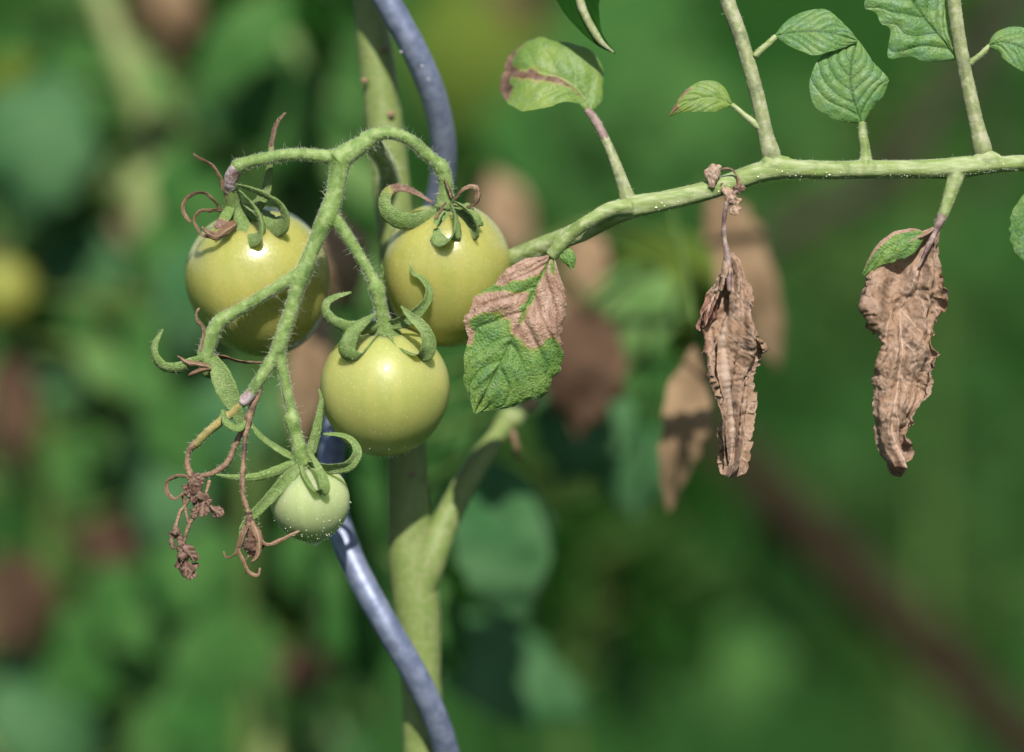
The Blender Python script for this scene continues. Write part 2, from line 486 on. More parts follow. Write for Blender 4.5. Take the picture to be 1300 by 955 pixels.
    for i in range(rows):
        for j in range(ncol - 1):
            a = i * ncol + j
            F.append((a, a + 1, a + ncol + 1, a + ncol))
    dv = np.zeros(len(fl))
    if dry is not None:
        tf, sf = tt.reshape(-1), sv.reshape(-1)
        wa, wb = nzv(fl, .05, seed + 3), nzv(fl, .06, seed + 4)
        dv = A3([dry(tf[k] + .05 * wa[k], sf[k] + .14 * wb[k], fl[k]) for k in range(len(fl))])
        g2 = dv.reshape(rows + 1, ncol)
        for _ in range(max(2, rows // 12)):
            q = np.pad(g2, 1, mode='edge')
            g2 = (q[1:-1, 1:-1] * 2 + q[:-2, 1:-1] + q[2:, 1:-1] + q[1:-1, :-2] + q[1:-1, 2:]) / 6
        dv = g2.reshape(-1)
    return fl, F, dict(vein=vein.reshape(-1), dry=dv, tt=tt.reshape(-1))

def binormal(P):
    c = P - P.mean(0)
    u_, s_, vt = np.linalg.svd(c)
    b = vt[2]
    return b if b[2] < 0 else -b
def sepal(parent, pts, widths, mat='sepal', roll=.5, curl=.5, seed=0, brown_from=2.0, thick=.7, label=None, name='sepal', crumple=((.8, .15, 'n'),), brown_to=-1, across=None):
    P = cps(pts)
    if mat != 'sepal': crumple, thick, curl = ((2.2, .09, 'n'), (1.2, .25, 'n')), .5, curl + .3
    widths = [w * .9 for w in widths]
    rows = max(14, int(np.linalg.norm(np.diff(P, axis=0), axis=1).sum() / 3.0))
    V, F, at = sheet(P, widths, widths, side=binormal(P) if across is None else across, roll=roll if across is None else 0, curl=(curl, curl), rows=rows, cols=4, nv=0, puff=0, vw=.8,
                     crumple=crumple, edge=(.12, .12), seed=seed, proj=False, vein_groove=.6,
                     dry=lambda t, s, p: min(1.0, max(0.0, (t - brown_from) * 5 + .5)) if t > brown_from - .1 else (1.0 if t < brown_to else 0.0))
    o = part(name, V, F, M[mat], parent, at, label=label, thick=thick)
    fr = (spline(P, rows + 1), np.interp(np.linspace(0, 1, rows + 1), np.linspace(0, 1, len(widths)), widths) * .8, *[None] * 3)
    return o, V, F
def surface_hairs(V, F, dens, lmin, lmax, thick, seed, far=0):
    """hairs standing on a mesh surface, both faces"""
    r = random.Random(seed)
    HV, HF = [], []
    for f in F:
        if len(f) < 4: continue
        a, b, c, d = V[f[0]], V[f[1]], V[f[2]], V[f[3]]
        nn = np.cross(b - a, d - a); ar = np.linalg.norm(nn)
        if ar < 1e-6: continue
        nn = nn / ar
        k = dens * ar
        cnt = int(k) + (r.random() < k - int(k))
        for _ in range(cnt):
            u, v = r.random(), r.random()
            p = a * (1 - u) * (1 - v) + b * u * (1 - v) + c * u * v + d * (1 - u) * v
            dirv = unit((nn if r.random() < .5 else -nn) + .4 * A3((r.gauss(0, 1), r.gauss(0, 1), r.gauss(0, 1))))
            ln = r.uniform(lmin, lmax) * (2.2 if r.random() < .06 else 1)
            s1 = unit(np.cross(dirv, (.3, .5, .8))) * thick; s2 = unit(np.cross(dirv, s1)) * thick
            q = len(HV)
            HV += [p + s1, p - s1 * .5 + s2 * .8, p - s1 * .5 - s2 * .8, p + dirv * (ln + 1)]
            HF += [(q, q + 1, q + 3), (q + 1, q + 2, q + 3), (q + 2, q, q + 3)]
    return HV, HF

def fruit(parent, cen, rx, ry, axis, mat, seed, tip=0.0, n=72, lobe=.017, label=None):
    """tomato body: axis points to the calyx; returns a function giving the surface"""
    c = A3(cp(*cen)); ax = unit(A3(axis, float))
    e1 = unit(np.cross(ax, (0, 0, 1.0))); e2 = np.cross(ax, e1)
    m = n // 2
    V, F, ang, lat = [], [], [], []
    for i in range(m + 1):
        th = math.pi * i / m
        for k in range(n):
            ph = 2 * math.pi * k / n
            s, co = math.sin(th), math.cos(th)
            rr = rx * s * (1 + lobe * math.cos(5 * ph + seed) * s + .006 * math.cos(3 * ph + 2 * seed))
            h = ry * co
            h -= ry * .10 * math.exp(-(th / .28) ** 2)             # dimple under the calyx
            h -= tip * math.exp(-((math.pi - th) / .22) ** 2)      # pointed blossom end
            rr *= 1 + .03 * math.sin(2 * th)
            V.append(c + ax * h + rr * (math.cos(ph) * e1 + math.sin(ph) * e2))
            ang.append(abs(ph / math.pi - 1)); lat.append(th / math.pi)
    for i in range(m):
        for k in range(n):
            k2 = (k + 1) % n
            F.append((i * n + k, i * n + k2, (i + 1) * n + k2, (i + 1) * n + k))
    V = A3(V)
    o = part('fruit', V, F, M[mat], parent, dict(ang=ang, lat=lat), label=label)
    return o, V, F, c, ax
def specks(parent, V, c, ax, count, seed, lo=-.2):
    r = random.Random(seed)
    HV, HF = [], []
    ico = [(0, 0, 1), (0, 0, -1), (1, 0, 0), (-1, 0, 0), (0, 1, 0), (0, -1, 0)]
    fc = [(0, 2, 4), (0, 4, 3), (0, 3, 5), (0, 5, 2), (1, 4, 2), (1, 3, 4), (1, 5, 3), (1, 2, 5)]
    k = 0
    while k < count:
        p = V[r.randrange(len(V))]
        dn = -unit(p - c).dot(ax)
        if r.random() > max(0, dn - lo) ** 1.6 or p[2] > c[2] + 25: continue
        k += 1
        q = p + A3((r.uniform(-2, 2), r.uniform(-2, 2), 0))
        rad = r.uniform(.45, .95)
        dirv = unit(q - c)
        b = len(HV)
        HV += [q + dirv * .4 + A3(v) * rad for v in ico]
        HF += [tuple(b + i for i in f) for f in fc]
    return part('skin_gland', A3(HV), HF, M['speck'], parent, kind='stuff')

# ================================================================ SETTING
def ground_y(d):
    return 477.5 + (CAM[2] + (D0 + d * S) * FWD[2]) / (S * UPV[2])
def lawn_mat():
    m, nt, b = NT('lawn'); g = G(nt)
    t = g.n('ShaderNodeTexCoord')
    c = g.mix(g.ramp(g.noise(t.outputs['Object'], 1.1, 4), .38, .64), (.008, .036, .006), (.016, .062, .009))
    c = g.mix(g.ramp(g.noise(t.outputs['Object'], 26, 3), .4, .7), c, (.015, .055, .012))
    g.put(b.inputs['Base Color'], c)
    b.inputs['Roughness'].default_value = .9
    b.inputs['Specular IOR Level'].default_value = 0
    bp = g.n('ShaderNodeBump'); bp.inputs['Distance'].default_value = .03
    g.put(bp.inputs['Height'], g.noise(t.outputs['Object'], 40, 4)); g.put(b.inputs['Normal'], bp.outputs[0])
    return m
def build_ground():
    n = 90
    ax = np.concatenate([np.linspace(-150, -8, 12), np.linspace(-7, 7, 60), np.linspace(8, 150, 12)])
    ay = np.concatenate([np.linspace(-40, -3, 8), np.linspace(-2, 10, 60), np.linspace(12, 260, 14)])
    V = [(x, y, .02 * mnoise.noise(Vector((x * .8, y * .8, 0)))) for y in ay for x in ax]
    w = len(ax)
    F = [(j * w + i, j * w + i + 1, (j + 1) * w + i + 1, (j + 1) * w + i) for j in range(len(ay) - 1) for i in range(w - 1)]
    o = bpy.data.objects.new('ground', mesh_from('ground', V, F, lawn_mat()))
    COL.objects.link(o); o['kind'] = 'structure'
build_ground()
def build_grass():
    r = random.Random(3)
    V, F = [], []
    for _ in range(26000):
        y = 1.3 + 7 * r.random() ** 1.3
        x = r.uniform(-.45, .45) * (y + 1.0)
        h = r.uniform(.05, .13); a = r.random() * 6.28; w = r.uniform(.002, .0045)
        z = .02 * mnoise.noise(Vector((x * .8, y * .8, 0))) - .005
        dx, dy = math.cos(a), math.sin(a); l = r.uniform(.2, .9) * h
        b = len(V)
        V += [(x - dy * w, y + dx * w, z), (x + dy * w, y - dx * w, z),
              (x + dx * l * .4 + dy * w * .7, y + dy * l * .4 - dx * w * .7, z + h * .7), (x + dx * l * .4 - dy * w * .7, y + dy * l * .4 + dx * w * .7, z + h * .7),
              (x + dx * l, y + dy * l, z + h)]
        F += [(b, b + 1, b + 2, b + 3), (b + 3, b + 2, b + 4)]
    o = bpy.data.objects.new('grass', mesh_from('grass', V, F, M['bg_leaf']))
    COL.objects.link(o)
    o['kind'], o['label'], o['category'] = 'stuff', 'soft green lawn grass far behind the tomato plants', 'grass'
build_grass()

# ================================================================ MAIN PLANT
plant = thing('tomato_plant', 'thick upright green tomato stem with forked side shoot behind the fruits', 'plant', (530, ground_y(195), 195))
yb = ground_y(195)
stem_pts = [(430, -1500, 195), (452, -400, 195), (466, -60, 195), (473, 30, 195), (482, 110, 195), (493, 200, 195), (503, 300, 195), (511, 420, 195),
            (515, 540, 195), (519, 640, 195), (524, 720, 195), (531, 790, 195), (534, 860, 195), (538, 1000, 195), (545, 1800, 195), (530, yb + 20, 195)]
V, F, fr_main = tube(stem_pts, [16, 20, 22, 23, 24, 25, 25, 25, 26, 28, 32, 30, 27, 27, 32, 36], 24, 7, wob=.7, seed=3)
mstem = part('stem', V, F, M['mainstem'], plant)
V, F, fr_side = tube([(527, 770, 190), (545, 715, 186), (562, 670, 196), (585, 625, 222), (612, 580, 262), (637, 543, 300), (650, 528, 316)],
                     [20, 22, 19, 17, 16, 14, 15], 20, 6, wob=.8, seed=5)
side = part('side_shoot', V, F, M['mainstem'], plant, label='pale side shoot cut off short')
V, F, _ = tube([(645, 535, 306), (655, 522, 318), (664, 512, 322)], [16, 18, 13], 14, 4, wob=3, seed=8)
part('shoot_stub', V, F, M['rachis'], side)
V, F, at = sheet([(662, 520, 312), (672, 513, 304), (684, 508, 304)], [3, 10, 2], [3, 9, 2], rows=10, cols=4, nv=0, seed=4, crumple=((2, .1, 'n'),))
part('withered_bract', V, F, M['dry'], side, at)
V, F, _ = tube([(648, 545, 304), (655, 565, 304), (657, 585, 304)], [5, 4, 2.5], 8, 4, wob=1)
part('withered_stalk', V, F, M['drystem'], side)
for k, (x, y) in enumerate([(497, 143), (463, 100), (488, 60), (523, 600)]):
    V, F, _ = tube([(x - 3, y, 171), (x, y + 3, 168), (x + 3, y + 1, 171)], [2, 4.5, 2], 8, 2, wob=1.5, seed=k)
    part('stem_wart', V, F, M['drystem'], plant)

# ================================================================ SPIRAL STAKE
stake = thing('spiral_plant_stake', 'blue grey metal spiral plant stake winding round the tomato stem', 'plant stake', (492, yb, 195))
pts, rad = [], []
for yy in range(-1400, int(yb) + 40, 26):
    ph = 2 * math.pi * (yy - 196) / 810
    cx = 492 + (yy - 430) * .012
    pts.append(cp(cx + 74 * math.cos(ph), yy, 195 + 74 * math.sin(ph) - 6)); rad.append(17.2)
V, F, _ = tube(pts, rad, 20, 8, wob=.5, seed=2, proj=False)
srod = part('rod', V, F, M['metal'], stake)
r_ = random.Random(5)
for (x, y) in [(509, 66), (536, 84), (544, 101), (557, 150)]:
    ph = 2 * math.pi * (y - 196) / 810
    dd = 195 + 74 * math.sin(ph) - 6 - 15.5
    V, F, _ = tube([(x - 2, y - 1, dd), (x, y, dd - 1.5), (x + 2, y + 1, dd)], [.8, 1.6, .8], 8, 1, wob=.8, seed=x)
    part('scratch_burr', V, F, M['burr'], stake)

# ================================================================ FRUIT TRUSS
truss = thing('fruit_truss', 'hairy green branching fruit truss carrying four unripe tomatoes and dried flowers', 'fruit truss', cp(492, 225, 150))
TR = []
def tb(pts, radii, **k):
    v, f, fr = tube(pts, radii, 16, 2.5, wob=.7, seed=len(TR), **k)
    TR.append((v, f, fr))
tb([(495, 236, 190), (492, 215, 130), (482, 195, 60), (470, 182, 12), (462, 180, 0)], [15, 12, 11, 12, 11])
tb([(462, 180, 2), (480, 171, 0), (500, 170, 2), (522, 179, 6), (541, 196, 10), (553, 206, 14), (560, 213, 17), (566, 232, 22), (566, 248, 26), (564, 262, 32)], [12, 9, 8, 8, 8.2, 8.6, 10.5, 9, 10, 12])
tb([(470, 178, 2), (455, 187, -2), (440, 196, -5), (428, 206, -7)], [10, 12, 14, 15])
tb([(436, 200, -5), (410, 199, -5), (380, 196, -3), (345, 200, 0), (318, 206, 4), (303, 211, 8), (298, 214, 10)], [11, 9, 8, 8, 8, 9.5, 8])
tb([(433, 198, -6), (429, 225, -7), (424, 250, -8), (416, 275, -10), (408, 290, -10), (397, 316, -10), (386, 345, -10), (378, 366, -10), (368, 400, -10), (357, 432, -10), (353, 447, -10)],
   [14, 12, 11.5, 13, 11, 9.5, 11, 9.5, 9, 9.5, 10])
tb([(418, 270, -9), (430, 285, -8), (447, 310, -6), (462, 335, -4), (475, 358, -3), (478, 366, -3), (482, 385, 0), (486, 405, 6), (487, 420, 14)], [9, 8.5, 7.5, 7, 7.5, 10.5, 8.5, 9.5, 14])
tb([(386, 344, -10), (370, 354, -9), (350, 366, -8), (325, 381, -6), (300, 396, -4), (284, 405, -3), (277, 409, -3)], [9, 8.5, 7.5, 7.5, 7.5, 9.5, 9])
tb([(279, 407, -3), (271, 422, -2), (264, 440, 0), (262, 455, 2), (268, 470, 6)], [9, 10, 10.5, 11, 7])
tb([(354, 440, -10), (358, 465, -9), (364, 495, -7), (370, 522, -5), (371, 533, -5), (375, 550, -3), (380, 570, 0), (383, 590, 4)], [8.5, 7, 6.5, 7, 10, 8, 9.5, 11])
tb([(355, 442, -10), (343, 462, -11), (330, 482, -12), (318, 500, -12), (306, 512, -12)], [8.5, 8.5, 7.5, 6.5, 6])
V, F = joined([(v, f) for v, f, _ in TR])
tstem = part('stem', V, F, M['truss'], truss)
rm = tstem.modifiers.new('remesh', 'REMESH'); rm.mode = 'VOXEL'; rm.voxel_size = 1.25 * S; rm.use_smooth_shade = True
sm = tstem.modifiers.new('smooth', 'SMOOTH'); sm.factor = .5; sm.iterations = 7
V, F = hairs([t[2] for t in TR], .26, 1.6, 3.8, .14, 4, .035, 15)
part('hair', V, F, M['hair'], truss, kind='stuff')
# lilac scars, ochre and withered ends
V, F, f1 = tube([(319, 499, -12.5), (313, 506, -13), (306, 512, -13)], [7.4, 7.6, 6.8], 16, 1.5, wob=1.2, seed=21)
part('scar', V, F, M['lilac'], truss, label='lilac grey scar on the truss')
V, F, f2 = tube([(307, 511, -12), (294, 524, -11), (280, 535, -10), (262, 550, -8), (248, 565, -6)], [6.2, 6.2, 6, 5.4, 5.2], 14, 2, wob=.6, seed=22)
dried_tip = part('yellowing_branch', V, F, M['ochre'], truss, label='yellowing branch tip turning brown')
V, F, f3 = tube([(250, 562, -6), (243, 568, -5), (239, 578, -4), (238, 592, -4), (242, 605, -4)], [5.4, 4.6, 3.6, 3.8, 4.6], 12, 2, wob=1.0, seed=23)
part('withered_pedicel', V, F, M['drystem'], truss)
V, F, f4 = tube([(330, 488, -8), (322, 510, -6), (310, 540, -4), (300, 562, -3), (288, 588, -3), (270, 601, -3), (250, 605, -4), (238, 607, -4)], [4.2, 3.8, 3.7, 3.9, 4, 3.7, 3.3, 3.3], 12, 2, wob=1.1, seed=24)
part('withered_pedicel', V, F, M['drystem'], truss)
V, F, f5 = tube([(330, 492, -6), (320, 520, -8), (312, 552, -10), (309, 590, -12), (308, 620, -12), (312, 642, -11), (318, 657, -10)], [4.4, 4.2, 3.7, 3.3, 3.5, 3.1, 4.2], 12, 2, wob=1.0, seed=25)
part('withered_pedicel', V, F, M['drystem'], truss)
V, F = hairs([f2, f3, f4, f5], .05, 1.5, 4, .18, 11, .08, 9)
part('hair', V, F, M['hair'], truss, kind='stuff')

def crumb(parent, c, size, seed, mat='dry_dark', name='withered_petal', ang=90, label=None, asp=.72):
    """small crumpled, folded scrap of dry tissue"""
    r = random.Random(seed)
    a = math.radians(ang)
    dx, dy = math.cos(a) * size, math.sin(a) * size
    x, y, d = c
    mid = [(x - dx, y - dy, d), (x - dx * .3 + r.uniform(-2, 2), y - dy * .3, d - r.uniform(0, 4)), (x + dx * .4, y + dy * .4 + r.uniform(-2, 2), d - r.uniform(0, 4)), (x + dx, y + dy, d)]
    w = size * asp
    V, F, at = sheet(mid, [w * .35, w * 1.1, w * .95, w * .25], [w * .3, w, w * 1.1, w * .2], rows=34, cols=11, nv=3, puff=size * .08,
                     fold=(-.3, -.2), curl=(-.7, -.9), crumple=((size * .26, 1.5 / size, 'f'), (size * .36, 1.1 / size, 'n'), (size * .07, 3.5 / size, 'n'), (size * .03, 9.0 / size, 'n')), edge=(.8, 2.0 / size), seed=seed,
                     dry=lambda t, s, p: 0.0)
    return part(name, V, F, M[mat], parent, at, thick=.35, label=label)

# withered flower cluster
fl1 = part('withered_flower', *tube([(242, 600, -4), (245, 610, -5), (248, 622, -6), (250, 632, -6)], [4, 6.5, 7, 4], 16, 1.2, wob=4.5, seed=31)[:2], M['dry_dark'], truss, label='shrivelled brown flower cluster')
sepal(fl1, [(240, 606, -6), (226, 605, -8), (214, 612, -8), (213, 624, -8), (222, 632, -9), (233, 625, -12)], [2.5, 4, 4.5, 5, 4.5, 2], 'dry_sepal', roll=.5, seed=3, name='sepal')
for c, sz, sd_, an in [((246, 616, -10), 12, 1, 80), ((252, 636, -8), 13, 2, 70), ((258, 646, -8), 10, 3, 100), ((275, 648, -4), 10, 4, 40), ((238, 622, -3), 9, 5, 130), ((250, 610, -9), 9, 6, 20), ((243, 628, -10), 11, 7, 60), ((247, 650, -7), 8, 8, 110), ((262, 636, -5), 8, 9, 60)]:
    crumb(fl1, c, sz, sd_, ang=an)
for ps in ([(245, 625, -4), (236, 640, -3), (228, 652, -3), (222, 672, -3)], [(253, 645, -5), (245, 658, -4), (238, 672, -4), (233, 690, -4)], [(232, 628, -4), (236, 650, -2), (239, 664, -3)], [(266, 610, -3), (262, 625, -5), (258, 640, -6)]):
    part('withered_stalk', *tube(ps, [2.4, 2.2, 2.4, 3][:len(ps)], 8, 2, wob=.9, seed=ps[0][0])[:2], M['drystem'], fl1)
for c, sz, sd_, an in [((226, 684, -4), 11, 11, 60), ((222, 678, -6), 9, 12, 120), ((241, 702, -6), 12, 13, 60), ((236, 716, -5), 17, 14, 92), ((239, 728, -5), 9, 15, 80), ((248, 706, -3), 7, 16, 40), ((230, 696, -5), 10, 17, 70), ((233, 708, -8), 9, 18, 110), ((218, 690, -3), 7, 19, 90)]:
    crumb(fl1, c, sz, sd_, ang=an)
# withered single flower with shrivelled ovary
fl2 = part('withered_flower', *tube([(316, 650, -10), (318, 660, -10), (320, 670, -10), (322, 680, -10), (322, 690, -10), (322, 700, -10), (321, 707, -10)], [4.4, 5.6, 8, 10.5, 11.5, 8.5, 3], 24, 1.0, wob=4.5, seed=41)[:2], M['dry_dark'], truss, label='shrivelled flower with dark dried ovary and curled sepals')
sepal(fl2, [(316, 664, -14), (326, 678, -19), (338, 690, -16), (352, 687, -14), (368, 679, -12), (386, 671, -10)], [4, 5, 4, 4, 3.5, 1], 'dry_sepal', roll=.9, seed=42)
sepal(fl2, [(318, 664, -18), (309, 682, -22), (305, 698, -20), (310, 712, -18), (317, 726, -16), (327, 730, -16), (330, 721, -17)], [4, 5, 5, 4, 4, 3.5, 1.5], 'dry_sepal', roll=.8, seed=43)
sepal(fl2, [(314, 664, -8), (306, 684, -8), (300, 702, -8), (292, 709, -10), (286, 707, -11), (284, 700, -12)], [4, 5, 4, 3.5, 3, 1.2], 'dry_sepal', roll=.8, seed=44)
sepal(fl2, [(320, 662, -18), (328, 680, -23), (329, 698, -22), (326, 708, -20), (319, 714, -20)], [4, 6, 5, 4, 2], 'dry_sepal', roll=1.0, seed=45)
sepal(fl2, [(316, 705, -14), (312, 714, -13), (315, 724, -12), (312, 729, -12)], [2, 2, 1.6, .8], 'dry_sepal', roll=.6, seed=46)
V, F = hairs([(spline(cps([(317, 655, -10), (322, 700, -10)]), 12), np.full(12, 10.0), *frames(spline(cps([(317, 655, -10), (322, 700, -10)]), 12))[1:], None)], .06, 2, 5, .2, 9, .1, 8)
part('hair', V, F, M['hair'], fl2, kind='stuff')

def hairy(parent, seps, dens, seed, lmax=4.0):
    HV, HF = [], []
    for k, (o, V, F) in enumerate(seps):
        hv, hf = surface_hairs(V, F, dens, 1.6, lmax, .19, seed + k)
        b = len(HV); HV += hv; HF += [tuple(i + b for i in f) for f in hf]
    if HV: part('hair', A3(HV), HF, M['hair'], parent, kind='stuff')
def hub(parent, pts, radii, mat='sepal', seed=0):
    V, F, _ = tube(pts, radii, 20, 1.5, wob=1.0, seed=seed, ridges=.08)
    n = len(V)
    return part('calyx', V, F, M[mat], parent, dict(vein=np.zeros(n), dry=np.zeros(n)))

# the calyx left behind by a fallen fruit
ec = hub(truss, [(260, 450, 0), (264, 460, 2), (270, 468, 4), (278, 474, 6)], [9, 13, 14, 6], seed=50)
ec['label'] = 'empty calyx left by a fallen fruit'
sp = [sepal(ec, [(264, 455, -8), (246, 460, -10), (226, 468, -12), (207, 466, -12), (196, 452, -11), (196, 436, -10), (207, 418, -9)], [6, 8, 9, 8.5, 7.5, 6, 1.2], roll=1.0, curl=.7, seed=51),
      sepal(ec, [(270, 455, -10), (279, 474, -15), (288, 495, -17), (297, 515, -16), (303, 530, -13), (306, 545, -8)], [8, 14, 16, 13, 8, 3], curl=.35, seed=52, across=(.9, -.42, -.1)),
      sepal(ec, [(283, 520, -19), (287, 532, -21), (296, 541, -21), (305, 542, -18), (311, 534, -16)], [2.5, 7, 8.5, 7, 2], roll=1.1, curl=.9, seed=53),
      sepal(ec, [(254, 448, -6), (256, 432, -8), (258, 418, -8), (250, 406, -8), (249, 398, -9), (253, 391, -9)], [4, 4, 3.6, 4, 2.5, 2], 'dry_sepal', roll=.8, seed=54),
      sepal(ec, [(268, 466, -12), (253, 463, -15), (238, 460, -15), (225, 452, -14)], [3, 4, 3, 1], 'dry_sepal', roll=.9, seed=55),
      sepal(ec, [(268, 470, -14), (258, 472, -18), (248, 475, -19), (240, 478, -17)], [4, 6, 7, 4], 'dry_sepal', roll=1.0, curl=1.6, seed=56),
      sepal(ec, [(276, 452, -4), (290, 453, -8), (302, 458, -8), (318, 459, -7), (335, 461, -6)], [8, 6, 4, 5, 2], 'dry_sepal', roll=1.1, seed=57)]
hairy(ec, sp[:3], .10, 500)
sp = [sepal(truss, [(314, 530, -4), (322, 541, -4), (334, 555, -2), (350, 566, 2), (368, 577, 6), (376, 582, 8)], [1.5, 5, 7, 8, 8, 6], roll=1.0, curl=.6, seed=58, name='bract')]

# ================================================================ TOMATOES
def lilac_pedicel(parent, pts, radii, seed):
    V, F, fr = tube(pts, radii, 16, 1.5, wob=1.4, seed=seed)
    return part('pedicel_scar', V, F, M['lilac'], parent)

t1 = thing('tomato', 'large glossy unripe tomato at upper left with brown curled sepals, behind the truss', 'tomato', cp(298, 262, 60), 'unripe tomatoes on the truss')
fruit(t1, (329, 358, 98), 93, 100, (-30, -92, -28), 'fruit', 1.0)
lilac_pedicel(t1, [(301, 212, 9), (296, 222, 12), (293, 233, 18), (292, 243, 26)], [9.2, 9.5, 8.5, 8], 61)
c1 = hub(t1, [(293, 238, 22), (294, 252, 32), (297, 266, 45)], [8, 10, 17], seed=62)
s1 = [sepal(t1 and c1, [(298, 244, 24), (299, 264, 30), (307, 287, 27), (318, 301, 16), (329, 295, 5), (325, 272, 8), (304, 242, 14)], [6, 14, 18, 18, 16, 12, 3], roll=.7, curl=.9, seed=63),
      sepal(c1, [(304, 262, 34), (326, 276, 34), (344, 287, 24), (357, 281, 12), (354, 264, 8), (332, 249, 10), (300, 235, 14)], [8, 16, 18, 17, 15, 12, 4], roll=.85, curl=.9, seed=64),
      sepal(c1, [(310, 268, 40), (328, 258, 36), (337, 240, 32), (341, 215, 28), (343, 190, 26), (348, 165, 24), (354, 152, 22), (363, 143, 22)], [8, 10, 9, 6.5, 5, 4.2, 3.6, 1.2], roll=1.25, curl=.5, seed=65, brown_from=.68),
      sepal(c1, [(290, 262, 30), (285, 245, 22), (279, 228, 18), (269, 212, 16), (258, 205, 14), (245, 195, 14)], [5, 6, 6, 5.5, 4, 1.8], 'dry_sepal', roll=1.0, seed=66),
      sepal(c1, [(279, 270, 24), (272, 256, 16), (258, 246, 14), (242, 249, 14), (233, 262, 14), (236, 274, 14), (243, 282, 14)], [3, 4, 4.6, 4.6, 5, 5, 4], 'dry_sepal', roll=.5, seed=67),
      sepal(c1, [(282, 268, 22), (266, 268, 10), (252, 270, 6), (248, 282, 6), (256, 296, 8), (272, 303, 12)], [3, 4, 4, 5, 5, 2], 'dry_sepal', roll=.6, seed=68),
      sepal(c1, [(300, 284, 18), (288, 292, 6), (276, 300, 4), (264, 296, 2), (256, 288, 2)], [7, 9, 7, 5, 2], 'dry_sepal', roll=1.0, seed=69),
      sepal(c1, [(292, 262, 28), (286, 274, 16), (279, 284, 10), (272, 288, 8)], [7, 9, 8, 4], roll=1.2, seed=70, brown_from=.6)]
hairy(c1, s1[:3], .11, 610, 3.2)

t2 = thing('tomato', 'glossy unripe tomato at upper right, between the metal stake and the half withered leaflet', 'tomato', cp(564, 262, 45), 'unripe tomatoes on the truss')
fruit(t2, (567, 348, 80), 83, 96, (-2, -95, -26), 'fruit', 2.3)
c2 = hub(t2, [(565, 250, 27), (564, 262, 36), (564, 274, 46)], [10, 13, 20], seed=72)
s2 = [sepal(c2, [(556, 272, 30), (535, 281, 16), (512, 282, 14), (494, 273, 12), (487, 258, 12), (492, 243, 14), (508, 237, 18), (530, 245, 20), (549, 257, 22)], [9, 13, 14, 13, 11, 9, 7, 5, 2], roll=1.0, curl=.5, seed=73, brown_from=.62),
      sepal(c2, [(566, 264, 28), (561, 278, 16), (558, 292, 8), (564, 304, -3), (575, 299, -12), (576, 280, -4), (572, 260, 8)], [8, 15, 18, 18, 16, 13, 4], roll=.6, curl=.9, seed=74),
      sepal(c2, [(572, 264, 30), (586, 276, 22), (597, 290, 14), (605, 292, 4), (602, 279, 2), (590, 266, 10), (576, 256, 16)], [8, 14, 15, 15, 14, 10, 3], roll=.65, curl=.9, seed=75),
      sepal(c2, [(575, 256, 26), (583, 245, 14), (595, 236, 10), (606, 239, 8), (608, 250, 10), (601, 261, 12), (592, 264, 14)], [3, 4, 5, 5.5, 6, 5, 2.5], 'dry_sepal', roll=.6, seed=76),
      sepal(c2, [(574, 252, 18), (571, 243, 12), (567, 234, 8), (564, 226, 8)], [2, 2.6, 2.2, 1], 'dry_sepal', roll=.6, seed=77),
      sepal(c2, [(566, 258, 8), (560, 268, -4), (555, 277, -8), (552, 275, -10)], [3, 4.4, 3, 1.5], 'dry_sepal', roll=.8, seed=78),
      sepal(c2, [(582, 262, 30), (592, 262, 24), (600, 268, 20)], [6, 7, 3], roll=1.0, seed=79)]
hairy(c2, s2[:3], .11, 620, 3.2)

t3 = thing('tomato', 'round unripe tomato lowest centre with fresh green upcurled sepals, in sharp focus', 'tomato', cp(487, 420, 12), 'unripe tomatoes on the truss')
o, FV, FF, fc, fa = fruit(t3, (488, 496, 50), 83, 85, (2, -95, -24), 'fruit_b', 4.0)
specks(t3, FV, fc, fa, 95, 3, lo=.15)
c3 = hub(t3, [(486, 408, 8), (487, 418, 16), (488, 428, 24)], [10, 17, 25], seed=82)
s3 = [sepal(c3, [(482, 414, 2), (466, 417, -6), (446, 417, -8), (428, 411, -8), (414, 398, -8), (413, 386, -8), (424, 377, -6), (446, 371, -4)], [8, 11, 11, 9, 8, 7, 5, 1.6], roll=1.05, curl=.7, seed=83),
      sepal(c3, [(484, 420, 14), (474, 436, 2), (463, 450, -8), (451, 458, -20), (441, 448, -30), (444, 430, -31), (455, 414, -24), (478, 398, -14)], [9, 14, 15, 15, 14, 12, 8, 2], roll=.65, curl=.85, seed=84),
      sepal(c3, [(492, 420, 14), (506, 436, 2), (521, 448, -6), (536, 451, -14), (544, 438, -20), (537, 417, -22), (521, 402, -20), (509, 389, -18)], [9, 13, 14, 13, 12, 9, 6.5, 1.6], roll=-.7, curl=.85, seed=85),
      sepal(c3, [(494, 412, 6), (510, 408, 2), (527, 398, -2), (541, 383, -4), (544, 368, -4), (535, 354, -3), (524, 347, -2), (521, 336, -2)], [8, 10, 10, 8, 6.5, 5, 3.5, 1.2], roll=-1.0, curl=.7, seed=86),
      sepal(c3, [(484, 408, 22), (479, 385, 26), (480, 362, 24), (486, 346, 20), (484, 336, 18)], [8, 8, 6, 4, 1.2], roll=1.2, seed=87)]
hairy(c3, s3, .11, 630, 3.0)

